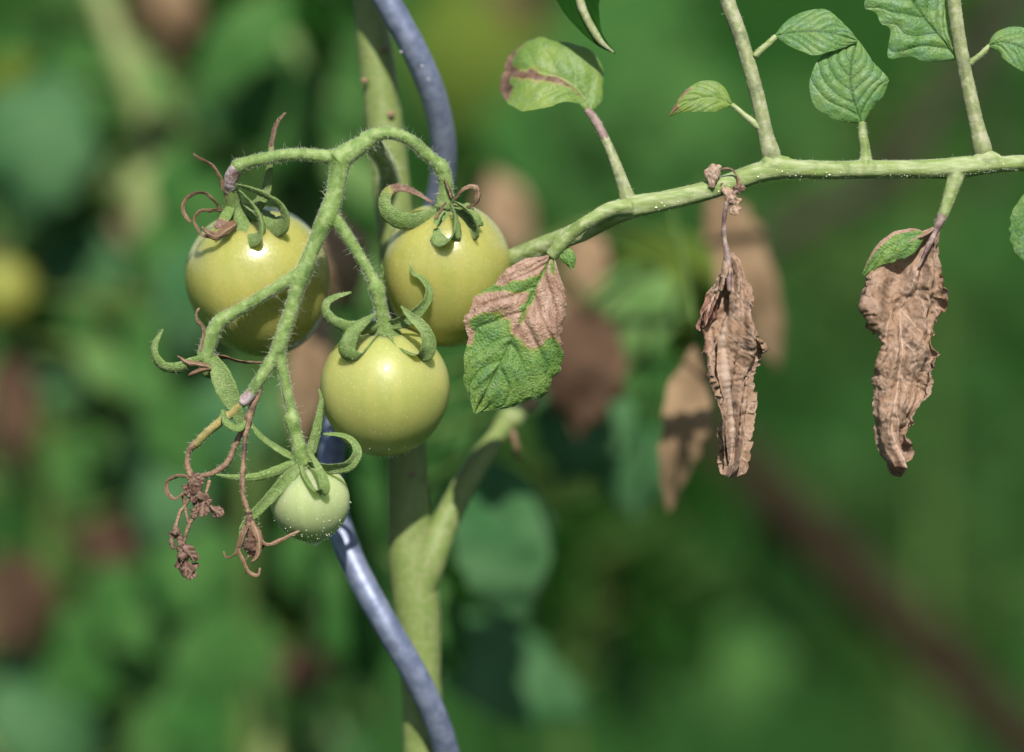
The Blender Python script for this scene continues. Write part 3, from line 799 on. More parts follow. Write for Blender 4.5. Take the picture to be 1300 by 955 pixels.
t4 = thing('tomato', 'small pale unripe tomato hanging lowest on the truss, with spreading narrow sepals', 'tomato', cp(385, 592, 6), 'unripe tomatoes on the truss')
o, FV, FF, fc, fa = fruit(t4, (394, 637, 22), 50.5, 51, (-4, -50, -12), 'fruit_c', 5.0, tip=5.0, n=64)
specks(t4, FV, fc, fa, 330, 5, lo=-.35)
c4 = hub(t4, [(382, 580, 2), (385, 590, 8), (388, 598, 13)], [9, 13, 17], seed=92)
s4 = [sepal(c4, [(388, 588, 6), (396, 570, 6), (402, 548, 4), (406, 525, 2), (408, 508, 0), (405, 494, -2)], [7, 8, 7.5, 6, 4, 1], curl=.5, seed=93, across=(1, .2, .3)),
      sepal(c4, [(392, 590, 2), (408, 593, -8), (426, 594, -14), (443, 590, -18), (453, 576, -18), (448, 561, -16), (434, 553, -14), (410, 551, -12)], [8, 10, 10, 9, 7.5, 5, 3.6, 1.4], roll=-.9, curl=.6, seed=94),
      sepal(c4, [(384, 592, -6), (390, 606, -22), (397, 618, -30), (405, 625, -36), (412, 620, -40), (409, 605, -38), (401, 588, -32), (392, 572, -28)], [6, 9, 9, 8.5, 7.5, 6, 4, 1.2], roll=-.5, curl=.55, seed=95),
      sepal(c4, [(382, 588, 0), (366, 592, -6), (346, 600, -8), (322, 606, -8), (298, 606, -8), (274, 603, -8)], [6, 7.5, 7, 5.5, 4, 1.2], roll=1.1, curl=.6, seed=96),
      sepal(c4, [(382, 592, -6), (368, 604, -16), (350, 624, -16), (333, 642, -14), (318, 657, -12), (308, 670, -10), (305, 684, -8)], [6, 9, 9, 8, 7, 5.5, 2], curl=.4, seed=97, across=(.7, .7, .15))]
hairy(c4, s4, .11, 640, 3.4)

# ================================================================ COMPOUND LEAF (rachis with living and withered leaflets)
comp = thing('compound_leaf', 'long branching leaf stalk across the right half with green and withered leaflets', 'leaf branch', cp(520, 392, 160))
RC = []
def rb(pts, radii, **k):
    v, f, fr = tube(pts, radii, 18, 3.5, wob=.8, seed=40 + len(RC), ridges=.04, **k)
    RC.append((v, f, fr)); return v, f
rb([(512, 402, 195), (560, 375, 160), (620, 345, 110), (660, 326, 78), (700, 309, 50), (740, 293, 28), (775, 274, 12), (800, 264, 5), (840, 256, 0), (880, 247, 0), (920, 235, 0), (955, 222, 0),
    (985, 215, 0), (1020, 215, 0), (1060, 216, 0), (1100, 215, 0), (1150, 215, 0), (1195, 214, 0), (1222, 212, 0), (1260, 209, 0), (1300, 207, 0), (1380, 203, 10)],
   [17, 15, 14, 13.5, 13, 13.5, 14.5, 15, 13, 12.5, 12.5, 13, 13.5, 12, 12, 12, 12, 13, 14, 11, 10.5, 10])
V, F = rb([(800, 262, -4), (775, 266, -12), (752, 278, -16), (730, 293, -16), (712, 310, -13), (700, 326, -9)], [11, 9.5, 9, 8.5, 9, 8])
rb([(968, 205, 0), (985, 210, 0), (1003, 208, 0)], [9, 14, 9])
rb([(1238, 202, 0), (1252, 202, 0), (1268, 204, 0)], [8, 13, 8])
rb([(1216, 212, 0), (1212, 228, -3), (1204, 254, -4), (1196, 276, -5), (1190, 290, -5)], [12, 10.5, 8, 6.5, 5])
rb([(1098, 214, -3), (1099, 196, -3), (1096, 175, -3), (1094, 155, -2)], [10, 7, 6, 5])
V, F = joined([(v, f) for v, f, _ in RC])
rach = part('rachis', V, F, M['rachis'], comp)
rm = rach.modifiers.new('remesh', 'REMESH'); rm.mode = 'VOXEL'; rm.voxel_size = 1.5 * S; rm.use_smooth_shade = True
sm = rach.modifiers.new('smooth', 'SMOOTH'); sm.factor = .5; sm.iterations = 8
SH = []
def shoot(pts, radii, mat='shoot'):
    v, f, fr = tube(pts, radii, 16, 3, wob=.6, seed=70 + len(SH), ridges=.07)
    SH.append(fr)
    return part('side_stalk', v, f, M[mat], comp)
shoot([(800, 264, 6), (795, 246, 6), (786, 220, 20), (777, 196, 34), (768, 176, 44)], [13, 9, 7, 6, 5.6])
V, F, fr = tube([(769, 178, 43), (762, 164, 50), (754, 150, 56), (745, 140, 60)], [5.6, 5.6, 5.4, 5], 14, 3, wob=.8); SH.append(fr)
part('side_stalk', V, F, M['purple'], comp, label='purple brown leaflet stalk')
shoot([(984, 212, 2), (979, 196, 1), (972, 170, 3), (966, 140, 5), (957, 105, 8), (945, 62, 11), (933, 26, 14), (922, -4, 17), (890, -110, 26)], [9, 11.5, 9.6, 9, 9, 9, 9.3, 9.6, 9])
shoot([(1252, 208, 2), (1247, 188, 0), (1240, 160, 0), (1230, 115, 0), (1223, 80, 0), (1216, 40, 0), (1211, 0, 0), (1204, -80, 0), (1196, -150, 4)], [7, 11.5, 9.2, 8.6, 8.4, 8.4, 8.6, 8, 7])
shoot([(958, 72, 8), (966, 64, 6), (976, 55, 5), (985, 46, 5)], [5, 4.4, 3.8, 3.2], 'rachis')
shoot([(963, 162, 3), (952, 152, 3), (940, 142, 4), (929, 133, 5)], [4.4, 3.8, 3.4, 2.8], 'rachis')
shoot([(1229, 82, 0), (1237, 76, 0), (1246, 69, 0), (1256, 58, 0)], [4.4, 4, 3.6, 3], 'rachis')
shoot([(1330, 206, 4), (1325, 220, 4), (1316, 234, 3), (1306, 238, 2)], [6, 5, 4, 3], 'rachis')
V, F = hairs([t[2] for t in RC[:2] + RC[4:]], .05, 1.2, 3.2, .18, 41, .015, 8)
part('hair', V, F, M['hair'], comp, kind='stuff')
V, F = hairs(SH, .05, 1.2, 2.8, .18, 42, .02, 6)
part('hair', V, F, M['hair'], comp, kind='stuff')
# pale warts along the underside of the rachis
r_ = random.Random(12)
HV = []
for _ in range(280):
    k = r_.random()
    x = 820 + 470 * k
    C, R = RC[0][2][0], RC[0][2][1]
    i = int(np.argmin(np.abs(C[:, 0] - x)))
    a = r_.gauss(.95, .35)
    p = C[i] + A3((0, math.sin(a) * R[i], -math.cos(a) * R[i])) * .96
    rr = r_.uniform(.35, 1.0) * (1.6 if r_.random() < .1 else 1)
    HV.append(tube([p - A3((rr, 0, 0)), p, p + A3((rr, 0, 0))], [.3 * rr, rr, .3 * rr], 6, .6, proj=False)[:2])
part('wart', *joined(HV), M['speck'], comp, kind='stuff')

def leaflet(name, mid, wl, wr, mat, label=None, parent=comp, **k):
    V, F, at = sheet(mid, wl, wr, **k)
    return part(name, V, F, M[mat], parent, at, label=label), V, F

def fuzz(parent, V, F, dens, seed, lmax=2.2):
    hv, hf = surface_hairs(V, F, dens, .8, lmax, .15, seed)
    if hv: part('hair', A3(hv), hf, M['hair'], parent, kind='stuff')

# soft green leaflet turning brown, curled (upper middle)
o, V, F = leaflet('leaflet', [(747, 140, 60), (743, 124, 60), (724, 105, 62), (692, 93, 66), (662, 88, 78), (640, 90, 104)],
        [10, 38, 58, 60, 54, 50, 46, 26], [4, 16, 36, 52, 58, 54, 44, 24], 'leaf_soft', 'pale green curled leaflet with dark brown blighted tip and midrib',
        nrm=[(.1, -.3, -1), (0, -.3, -1), (-.3, -.15, -1)], fold=(-.05, .25), curl=(-.25, -.2), hem=(-.5, .3), rows=66, cols=26, nv=4, vslope=.32, puff=1.8, vw=1.3, vein_groove=.5,
        crumple=((6, .016, 'n'), (1.6, .05, 'n')), edge=(.10, .05), seed=11,
        dry=lambda t, s, p: max(.85 * math.exp(-((s - .10) / (.05 + .16 * t)) ** 2) * (1 if t > .06 else .8), 1.0 if t > .90 else 0.0, .9 if (t > .8 and s > .5) else 0.0))
fuzz(o, V, F, .012, 71)
# leaflet with pointed tip to the right (top)
o, V, F = leaflet('leaflet', [(984, 46, 5), (1008, 41, 0), (1035, 40, -3), (1062, 43, -3), (1088, 52, 2)],
        [2, 22, 31, 30, 20, 2], [2, 22, 32, 31, 18, 2], 'leaf', 'green oval leaflet pointing right, overlapping the leaflet below it', nrm=(-.05, -.35, -1), fold=(.15, .1), curl=(-.35, -.4),
        rows=70, cols=26, nv=5, vslope=.42, puff=1.6, vw=1.1, vein_groove=.8, crumple=((2, .03, 'n'), (.8, .09, 'n')), edge=(.07, .06), seed=12)
fuzz(o, V, F, .02, 72)
# small leaflet to the left
o, V, F = leaflet('leaflet', [(929, 133, 5), (912, 126, 2), (893, 125, 0), (872, 132, 0), (850, 147, 4)],
        [2, 20, 24, 18, 9, 1], [2, 16, 19, 15, 7, 1], 'leaf_soft', 'small pointed yellow green leaflet on the left of the side stalk', nrm=(.1, -.35, -1), fold=(.15, .1), curl=(-.3, -.4),
        rows=56, cols=20, nv=4, vslope=.4, puff=1.6, vw=1.1, vein_groove=.6, crumple=((1.6, .04, 'n'), (.7, .1, 'n')), edge=(.07, .07), seed=13,
        dry=lambda t, s, p: .62 if (t > .8 and s < .2) or (t > .55 and s < -.72) else 0.0)
fuzz(o, V, F, .02, 73)
# broad leaflet standing on the rachis
o, V, F = leaflet('leaflet', [(1094, 156, -2), (1086, 135, -6), (1080, 108, -8), (1081, 78, -4), (1088, 52, 10)],
        [3, 36, 48, 44, 28, 3], [3, 38, 52, 48, 30, 3], 'leaf', 'broad upright green leaflet standing on the leaf stalk', nrm=(0, -.15, -1), fold=(.12, .12), curl=(-.35, -.35),
        rows=80, cols=34, nv=5, vslope=.45, puff=1.9, vw=1.2, vein_groove=1.0, crumple=((2, .03, 'n'), (1.0, .09, 'n')), edge=(.06, .06), seed=14)
fuzz(o, V, F, .02, 74)
# lobed leaf on the right hand side stalk
o, V, F = leaflet('leaflet', [(1214, 74, 6), (1194, 48, 4), (1168, 15, 2), (1140, -24, 2), (1112, -62, 8)],
        [3, 10, 32, 46, 44, 30, 4], [3, 46, 62, 54, 64, 50, 30, 4], 'leaf', 'large lobed dark green leaflet cut by the top edge', nrm=(0, -.25, -1), fold=(.1, .05), curl=(-.3, -.3),
        rows=90, cols=34, nv=5, vslope=.3, puff=3.0, vw=1.4, vein_groove=1.0, crumple=((5, .03, 'n'), (1.6, .09, 'n')), edge=(.40, .045), seed=15.4, lobes=.16)
fuzz(o, V, F, .02, 75)
# leaflet at the right edge, top
o, V, F = leaflet('leaflet', [(1255, 59, 0), (1272, 54, -6), (1296, 60, -10), (1322, 76, -8), (1346, 96, -2)],
        [2, 20, 27, 25, 15, 2], [2, 22, 29, 26, 14, 2], 'leaf', 'green leaflet at the right edge beside the upright side stalk', nrm=(0, -.3, -1), fold=(.1, .1), curl=(-.35, -.35),
        rows=60, cols=22, nv=5, vslope=.4, puff=1.6, vw=1.1, vein_groove=.8, crumple=((2, .03, 'n'), (.8, .09, 'n')), edge=(.07, .06), seed=16)
fuzz(o, V, F, .02, 76)
# leaflet at the right edge, under the rachis
o, V, F = leaflet('leaflet', [(1307, 238, 2), (1312, 258, -4), (1316, 285, -6), (1318, 312, -4), (1322, 345, 2)],
        [2, 24, 35, 36, 26, 3], [2, 24, 38, 36, 24, 3], 'leaf', 'green leaflet cut by the right edge below the stalk', nrm=(-.2, -.2, -1), fold=(.1, .1), curl=(-.3, -.35),
        rows=60, cols=22, nv=5, vslope=.4, puff=1.8, vw=1.1, vein_groove=.8, crumple=((2, .03, 'n'), (.8, .09, 'n')), edge=(.1, .09), seed=17, serr=.06)
fuzz(o, V, F, .03, 77)

# half withered leaflet beside the fruit
def dryJ(t, s, p):
    k = min(1.0, max(0.0, (.47 + .07 * math.sin(s * 5 + .8) + .05 * abs(s) - t) * 9 + .4))
    if abs(s) < .10 and t < .45: k = 0.2
    if s < 0 and abs(t - (.17 + .16 * abs(s))) < .035: k = .1
    if s > .25 and t < .10: k = 0.0
    if s < -.86 and .4 < t < .66: k = .8
    if s > .6 and t < .46: k = 1.0
    if t > .5 and -.45 < s < .1 : k = min(k, .15)
    return k
o, V, F = leaflet('leaflet', [(700, 325, -9), (687, 350, -16), (668, 392, -20), (647, 438, -20), (624, 484, -16), (603, 524, -8)],
        [4, 38, 56, 66, 60, 46, 34, 3], [4, 36, 50, 64, 74, 72, 50, 3], 'leaf_sick', 'half withered leaflet, pinkish brown above and green at its tip',
        nrm=[(.1, -.3, -1), (.05, -.2, -1), (0, -.05, -1)], fold=(.05, -.05), curl=(-.35, -.35), hem=(.2, -.7), rows=120, cols=48, nv=5, vslope=.30, puff=4.5, vw=1.6, vein_groove=1.8,
        crumple=((5, .03, 'n'), (4, .045, 'v'), (1.6, .10, 'v'), (.7, .16, 'n')), edge=(.18, .05), frayed=.05, seed=18, dry=dryJ)
fuzz(o, V, F, .045, 78, 2.4)
V, F, at = sheet([(704, 322, -6), (712, 321, -13), (722, 328, -17), (727, 342, -16)], [4, 9, 9, 2], [4, 11, 9, 2], rows=20, cols=8, nv=3, puff=1.5, curl=(-.6, -.6), crumple=((1.2, .1, 'n'),), seed=19)
part('green_lobe', V, F, M['leaf_sick'], o, at)

# withered hanging leaflet, narrow
SHR = (20, .034, 'f'), (10, .07, 'f'), (7, .025, 'n'), (3.5, .045, 'v'), (2.4, .08, 'n'), (1.3, .14, 'r'), (.5, .4, 'n')
o, V, F = leaflet('withered_leaflet', [(923, 322, -2), (927, 352, -8), (924, 392, -12), (920, 432, -13), (921, 470, -12), (927, 510, -10), (932, 548, -8), (929, 580, -6), (922, 604, -2)],
        [5, 16, 18, 28, 42, 46, 36, 34, 34, 26, 17, 18, 16, 15, 6], [7, 14, 25, 35, 46, 56, 56, 50, 40, 29, 22, 14, 10, 11, 5], 'dry', 'narrow withered brown leaflet hanging shrivelled from the stalk',
        fold=(-.7, -.15), curl=(.5, -.2), hem=(.8, 2.0), rows=150, cols=34, nv=8, vslope=.16, puff=3.0, vw=1.2, crumple=SHR, edge=(.12, .04), frayed=.12, seed=21, nrm=[(.2, 0, -1), (-.25, 0, -1), (.3, 0, -1), (-.3, 0, -1)], vein_groove=-2.0,
        dry=lambda t, s, p: .95 if (s < -.66 and .2 < t < .48) else 0.0)
o['label'] = 'narrow withered brown leaflet, shrivelled'
V2, F2, at2 = sheet([(921, 338, -8), (908, 372, 2), (896, 404, 4), (888, 420, 4)], [3, 8, 12, 4], [4, 12, 16, 5], rows=40, cols=12, nv=3, puff=2, fold=(-.4, -.5), curl=(.9, -.8),
                   crumple=((3, .06, 'r'), (1.5, .15, 'r')), edge=(.4, .08), seed=22, dry=lambda t, s, p: .9 if t > .45 else 0.0)
part('torn_flap', V2, F2, M['dry'], o, at2)
V3, F3, _ = tube([(944, 404, -12), (947, 412, -14), (947, 421, -12)], [4, 6.5, 4], 12, 1.5, wob=2.2, seed=9)
part('cocoon', V3, F3, M['gall'], o, label='small pale round gall')
part('dry_petiole', *tube([(938, 240, -10), (928, 250, -14), (922, 262, -12), (919, 285, -8), (920, 305, -5), (924, 330, -8), (926, 370, -15)], [2, 3.2, 3.0, 2.8, 3.6, 4.6, 3], 10, 3, wob=1.2, seed=33)[:2], M['purple'], o)
part('curled_tendril', *tube([(939, 236, -11), (936, 225, -15), (931, 217, -17), (923, 214, -17), (914, 216, -15)], [3.4, 1.7, 1.5, 1.4, 1.5], 8, 2, wob=.6, seed=34)[:2], M['drystem'], o)
crumb(o, (903, 223, -14), 15, 35, 'dry', 'withered_scrap', 100, asp=.5)
crumb(o, (908, 216, -16), 9, 36, 'dry', 'withered_scrap', 150)
crumb(o, (921, 242, -16), 11, 37, 'dry', 'withered_scrap', 60)
crumb(o, (932, 258, -18), 15, 38, 'dry', 'withered_scrap', 70, asp=.7)
crumb(o, (938, 240, -14), 8, 39, 'dry_dark', 'withered_scrap', 10)

# withered hanging leaflet, broad
o, V, F = leaflet('withered_leaflet', [(1190, 289, -5), (1171, 328, -10), (1153, 385, -14), (1147, 440, -14), (1139, 495, -12), (1131, 545, -9), (1137, 578, -6), (1138, 604, -2)],
        [3, 20, 52, 66, 58, 64, 48, 40, 44, 48, 41, 32, 31, 22, 4], [4, 10, 20, 32, 42, 46, 46, 52, 49, 45, 34, 31, 22, 18, 4], 'dry', 'broad withered brown leaflet hanging crumpled',
        fold=(.15, -.2), curl=(-.4, -.1), hem=(-1.5, 1.5), rows=180, cols=50, nv=6, vslope=.3, puff=2.5, vw=1.3, nrm=[(.2, 0, -1), (-.1, -.1, -1), (.15, 0, -1), (-.25, 0, -1), (.2, .2, -1)],
        crumple=((21, .021, 'f'), (11, .045, 'f'), (14, .022, 'n'), (5, .04, 'n'), (5, .027, 'v'), (2, .07, 'v'), (3.0, .07, 'n'), (1.4, .13, 'r'), (.5, .4, 'n')), edge=(.10, .04), seed=24, vein_groove=-1.5, frayed=.10,
        dry=lambda t, s, p: .9 if t > .93 else 0.0)
V2, F2, at2 = sheet([(1176, 297, -9), (1155, 300, -14), (1130, 312, -14), (1110, 330, -10), (1096, 350, -2)], [3, 10, 13, 12, 7, 2], [3, 20, 22, 18, 11, 2], nrm=(-.2, -.3, -1), rows=46, cols=14, nv=3, puff=2.5,
                   curl=(-.3, -.5), crumple=((2.5, .05, 'n'), (1.2, .12, 'n')), edge=(.2, .08), seed=25, dry=lambda t, s, p: 1.0 if s < -.55 else 0.0)
part('green_lobe', V2, F2, M['leaf_sick'], o, at2, label='last green patch of the withered leaflet')
V2, F2, at2 = sheet([(1128, 372, 4), (1112, 385, 2), (1104, 405, 2), (1108, 425, 6)], [3, 10, 10, 3], [4, 14, 12, 3], rows=40, cols=12, nv=2, puff=1.5, curl=(.9, -.9), fold=(.4, 0),
                   crumple=((2.5, .07, 'r'), (1.2, .18, 'r')), edge=(.3, .08), seed=26)
part('torn_flap', V2, F2, M['dry'], o, at2)
part('dry_petiole', *tube([(1197, 274, -7), (1192, 284, -9), (1188, 294, -9), (1176, 318, -13), (1166, 340, -15)], [5.4, 5.2, 4.4, 3, 1.6], 10, 2.5, wob=1.3, seed=37)[:2], M['purple'], o)

# dark leaf tip hanging in from above
hang = thing('hanging_leaf', 'shaded green leaf tip with pale midrib hanging in from the top edge', 'leaf', cp(722, -160, 70))
V, F, at = sheet([(716, -150, 70), (724, -60, 55), (736, 0, 46), (748, 30, 42), (762, 52, 40), (781, 68, 40)], [6, 30, 36, 34, 26, 12, 1], [6, 30, 36, 34, 26, 12, 1], nrm=(.1, .45, -.9),
                 fold=(.25, .25), curl=(-.2, -.2), rows=46, cols=12, nv=5, puff=2, seed=61, vw=2.4, crumple=((2, .03, 'n'),), edge=(.1, .05))
o = part('blade', V, F, M['bg_shade'], hang, at)  # shade on the down-facing blade is put into its dark colour
part('midrib', *tube([(716, -150, 69), (724, -60, 53), (736, 0, 44), (748, 30, 40), (762, 52, 38), (779, 67, 38)], [7, 6, 6, 5.6, 4.4, 1.5], 10, 4, wob=.6)[:2], M['shoot'], hang)
part('stalk', *tube([(716, -148, 69), (700, -260, 90), (640, -420, 130), (560, -520, 155), (450, -560, 165)], [7, 8, 9, 11, 12], 12, 8)[:2], M['rachis'], hang)

# ================================================================ GARDEN BEHIND
def stem_to_ground(parent, top, d, r, lean=0, mat='bg_stem', mid=None):
    gy = ground_y(d)
    p = [cp(*top, d)] + [cp(*m, d) for m in (mid or [])]
    p.append((p[-1][0] + lean, gy + 20, d))
    V, F, fr = tube(p, list(np.linspace(r * .7, r, len(p))), 12, 40, wob=r * .12, proj=False, seed=int(top[0]))
    o = part('stem', V, F, M[mat], parent)
    return fr[0], fr[1]
def far_leaf(parent, C, x, y, d, ln, ang, wid, mat, tilt=(0, -.3), seed=0, stalk=True, crum=0.1, curl=-.4):
    """one leaf centred on picture point (x, y) at depth d; ln, wid are its size there in picture pixels"""
    k = 1 + d * S / D0
    a = math.radians(ang)
    c = A3(cp(x, y, d)); h = A3((math.cos(a), math.sin(a), 0)) * ln * k / 2
    drop = A3((0, 0, 1.0)) * ln * k * .12
    mid = [c - h + drop, c - h * .4 - drop * .2, c + h * .3 - drop * .3, c + h + drop]
    w = wid * k / 2
    V, F, at = sheet(mid, [w * .1, w * .9, w, w * .7, w * .05], [w * .1, w * .9, w, w * .7, w * .05], nrm=(tilt[0], tilt[1], -1), fold=(.15, .15), curl=(curl, curl), rows=16, cols=6, nv=4,
                     puff=w * .06, crumple=((w * crum * 1.6, 1.6 / w, 'n'), (w * crum, 4 / w, 'n')), edge=(.25, 3 / w), seed=seed, proj=False)
    o = part('withered_leaf' if 'dry' in mat else 'leaf', V, F, M[mat], parent, at)
    if stalk and C is not None:
        i = int(np.argmin(np.linalg.norm(C - mid[0], axis=1) + np.abs(C[:, 1] - mid[0][1] - 60 * k) * .5))
        m = (C[i] + mid[0]) / 2 + A3((0, -.06, 0)) * np.linalg.norm(C[i] - mid[0])
        V, F, _ = tube([C[i], m, mid[0], mid[0] * .7 + mid[1] * .3], [5 * k, 4 * k, 3.2 * k, 2 * k], 8, 24, proj=False)
        part('leaf_stalk', V, F, M['bg_stem'], parent)
    return o
def garden_plant(label, stem, d, leaves, fill=None, r=16, seed=0, lean=0, smid=None, grp='tomato plants in the blurred background', smat='bg_stem'):
    k = 1 + d * S / D0
    o = thing('tomato_plant', label, 'plant', (cp(*stem, d)[0] + lean, ground_y(d), d), grp)
    C, _ = stem_to_ground(o, stem, d, r * k, lean, smat, mid=smid)
    for i, lf in enumerate(leaves):
        x, y, dd, ln, an, wd, mt = lf[:7]
        far_leaf(o, C, x, y, d + dd, ln, an, wd, mt, tilt=lf[7] if len(lf) > 7 else (0, -.3), seed=seed + i * 1.7)
    if fill:
        n, x0, x1, y0, y1, d0, d1, mats = fill
        rr = random.Random(seed + 99)
        for i in range(n):
            mt = rr.choice(mats)                       # shade-coloured leaves are tilted face down to stay unlit
            far_leaf(o, C, rr.uniform(x0, x1), rr.uniform(y0, y1), d + rr.uniform(d0, d1), rr.uniform(60, 150), rr.uniform(20, 160), rr.uniform(30, 76), mt,
                     tilt=(rr.uniform(-.6, .6), rr.uniform(1.2, 2.0)) if mt == 'bg_shade' else (rr.uniform(-.9, .9), rr.uniform(-.9, .5)), seed=seed + 50 + i)
    return o
MIXED = ['bg_leaf', 'bg_shade', 'bg_bright', 'bg_blue', 'bg_shade', 'bg_bright', 'bg_lime', 'bg_pale', 'bg_dry']
GREENM = ['bg_leaf', 'bg_shade', 'bg_bright', 'bg_blue', 'bg_bright', 'bg_shade', 'bg_pale']

garden_plant('blurred leafy plant at far left with pale diagonal stem and bluish leaves', (105, -60), 1800,
    [(45, 190, -100, 210, 100, 150, 'bg_blue'), (115, 110, 0, 150, 60, 90, 'bg_leaf'), (110, 350, 100, 150, 100, 100, 'bg_blue'), (95, 215, 250, 120, 150, 90, 'bg_lime'), (130, 245, 150, 110, 30, 70, 'bg_lime'),
     (30, 60, 200, 150, 160, 60, 'bg_leaf'), (175, 275, 60, 110, 95, 65, 'bg_dry'), (15, 520, 0, 170, 85, 60, 'bg_drydark'), (130, 430, 200, 150, 40, 80, 'bg_leaf'), (45, 300, 350, 120, 20, 70, 'bg_lime'),
     (225, 330, -200, 150, 80, 100, 'bg_leaf'), (240, 560, -200, 170, 70, 100, 'bg_leaf'), (215, 640, -200, 150, 110, 90, 'bg_blue'), (255, 730, -200, 170, 60, 110, 'bg_leaf'), (275, 840, -200, 180, 100, 120, 'bg_leaf'), (270, 920, -200, 180, 60, 120, 'bg_leaf'), (200, 430, -150, 140, 100, 90, 'bg_leaf')],
    (90, -120, 260, -100, 560, 0, 800, MIXED), r=20, seed=100, lean=900, smat='bg_pale_stem', smid=[(150, 60), (195, 180), (215, 290), (225, 470)])
garden_plant('blurred leafy plant at lower left with brown leaf tips', (60, 520), 2000,
    [(20, 765, -200, 130, 80, 100, 'bg_drydark'), (30, 750, 0, 90, 60, 60, 'bg_dry'), (150, 675, 0, 150, 20, 80, 'bg_drydark'), (200, 570, -200, 170, 110, 100, 'bg_blue'), (110, 600, 0, 180, 70, 90, 'bg_leaf'), (200, 780, -200, 200, 30, 110, 'bg_leaf'),
     (100, 840, -100, 190, 140, 120, 'bg_leaf'), (300, 720, 0, 170, 100, 90, 'bg_blue'), (310, 850, -200, 200, 60, 110, 'bg_leaf'), (385, 855, -300, 80, 90, 60, 'bg_drydark'), (260, 650, 150, 120, 20, 60, 'bg_drydark'),
     (60, 920, -100, 220, 60, 120, 'bg_blue'), (220, 930, -100, 220, 120, 120, 'bg_leaf'), (380, 700, -200, 160, 80, 70, 'bg_leaf'), (360, 780, 0, 130, 120, 70, 'bg_lime')],
    (100, -120, 460, 480, 1050, 0, 800, MIXED), r=16, seed=200)
garden_plant('blurred leafy plant behind the upper left tomato with long light green leaf', (330, -120), 1600,
    [(300, 65, -150, 210, 130, 80, 'bg_leaf', (.2, -.5)), (345, 150, 0, 190, 95, 100, 'bg_leaf'), (390, 60, 150, 220, 85, 80, 'bg_shade'), (215, 30, 450, 190, 80, 110, 'bg_drydark'), (225, 0, 400, 120, 80, 60, 'bg_dry'), (195, 110, 500, 120, 110, 80, 'bg_drydark'), (240, 380, -100, 170, 100, 90, 'bg_blue'),
     (250, 260, 0, 170, 70, 100, 'bg_leaf'), (205, 490, 0, 150, 60, 90, 'bg_leaf'), (150, 470, 100, 130, 30, 60, 'bg_bright'), (300, 540, 0, 180, 80, 100, 'bg_blue'), (410, 190, 100, 170, 80, 80, 'bg_leaf')],
    (85, 180, 480, -120, 640, 50, 800, GREENM), r=14, seed=300, lean=-100)
mp = thing('tomato_plant', 'blurred plant close behind the main stem with drooping bluish and tan withered leaves', 'plant', (560, ground_y(780), 780), 'tomato plants in the blurred background')
C1, _ = stem_to_ground(mp, (505, 330), 780, 20, 20, mid=[(512, 430), (518, 560), (532, 760), (538, 900)])
RB = tube([(512, 420, 780), (560, 378, 775), (640, 334, 760), (720, 296, 730), (800, 266, 700), (900, 240, 670), (975, 222, 650), (1060, 216, 640)], [12, 11, 10, 9, 8, 7, 6, 4], 12, 12)
part('leaf_branch', RB[0], RB[1], M['bg_stem'], mp)
CC = np.vstack([C1, RB[2][0]])
for i, (x, y, dd, ln, an, wd, mt, tl) in enumerate([
    (432, 330, 640, 120, 80, 75, 'bg_dry', (0, -.3)), (392, 470, 760, 190, 100, 56, 'bg_dry', (0, -.3)), (640, 690, 720, 230, 80, 125, 'bg_blue', (0, -.2)), (735, 540, 930, 160, 110, 130, 'bg_blue', (0, -.3)),
    (640, 850, 1130, 260, 30, 120, 'bg_blue', (0, -.3)), (645, 275, 1500, 130, 70, 60, 'bg_dry', (0, -.3)), (742, 470, 780, 170, 95, 110, 'bg_drydark', (0, .4)), (735, 345, 930, 130, 100, 70, 'bg_dry', (0, -.2)),  # the dark brown leaf has its shade put into the colour
    (690, 420, 1100, 100, 100, 60, 'bg_dry', (0, -.3)), (800, 590, 980, 150, 80, 100, 'bg_blue', (0, -.3)), (590, 540, 1180, 160, 100, 90, 'bg_leaf', (0, -.3)), (470, 620, 1080, 200, 90, 80, 'bg_leaf', (0, -.3)),
    (410, 590, 1080, 150, 70, 80, 'bg_shade', (0, -.3)), (600, 640, 1380, 160, 20, 90, 'bg_leaf', (0, -.3)), (455, 780, 1080, 200, 80, 90, 'bg_leaf', (0, -.3)),
    (868, 545, 400, 220, 100, 58, 'bg_dry', (.2, -.2)), (948, 350, 770, 250, 70, 72, 'bg_dry', (-.1, -.1)), (872, 400, 950, 120, 100, 80, 'bg_lime', (0, -.3)), (800, 400, 920, 150, 120, 120, 'bg_bright', (0, -.3)),
    (860, 330, 1300, 160, 10, 70, 'bg_lime', (0, -.3)), (790, 490, 950, 120, 90, 90, 'bg_leaf', (0, -.3)), (560, 800, 900, 150, 70, 70, 'bg_leaf', (0, -.3))]):
    far_leaf(mp, CC, x, y, dd, ln, an, wd, mt, tilt=tl, seed=400 + i * 1.7, crum=.16 if 'dry' in mt else .1)
garden_plant('dim blurred plant in the distance at upper right', (1180, -200), 5200,
    [], (52, 760, 1420, -80, 420, -400, 1200, ['bg_shade', 'bg_leaf', 'bg_leaf']), r=12, seed=600)
garden_plant('dim blurred plant in the distance behind the upper middle', (650, -200), 4200,
    [(700, 190, -700, 260, 60, 150, 'bg_leaf'), (590, 80, -700, 240, 80, 130, 'bg_lime'), (640, 40, -500, 160, 90, 90, 'bg_drydark'), (760, 90, -800, 260, 110, 150, 'bg_leaf'), (820, 30, -700, 220, 70, 130, 'bg_leaf'), (680, 110, -600, 200, 130, 120, 'bg_lime'), (870, 160, -700, 220, 100, 120, 'bg_leaf')], (40, 480, 880, -80, 380, -200, 1400, ['bg_shade', 'bg_leaf', 'bg_leaf']), r=12, seed=700)
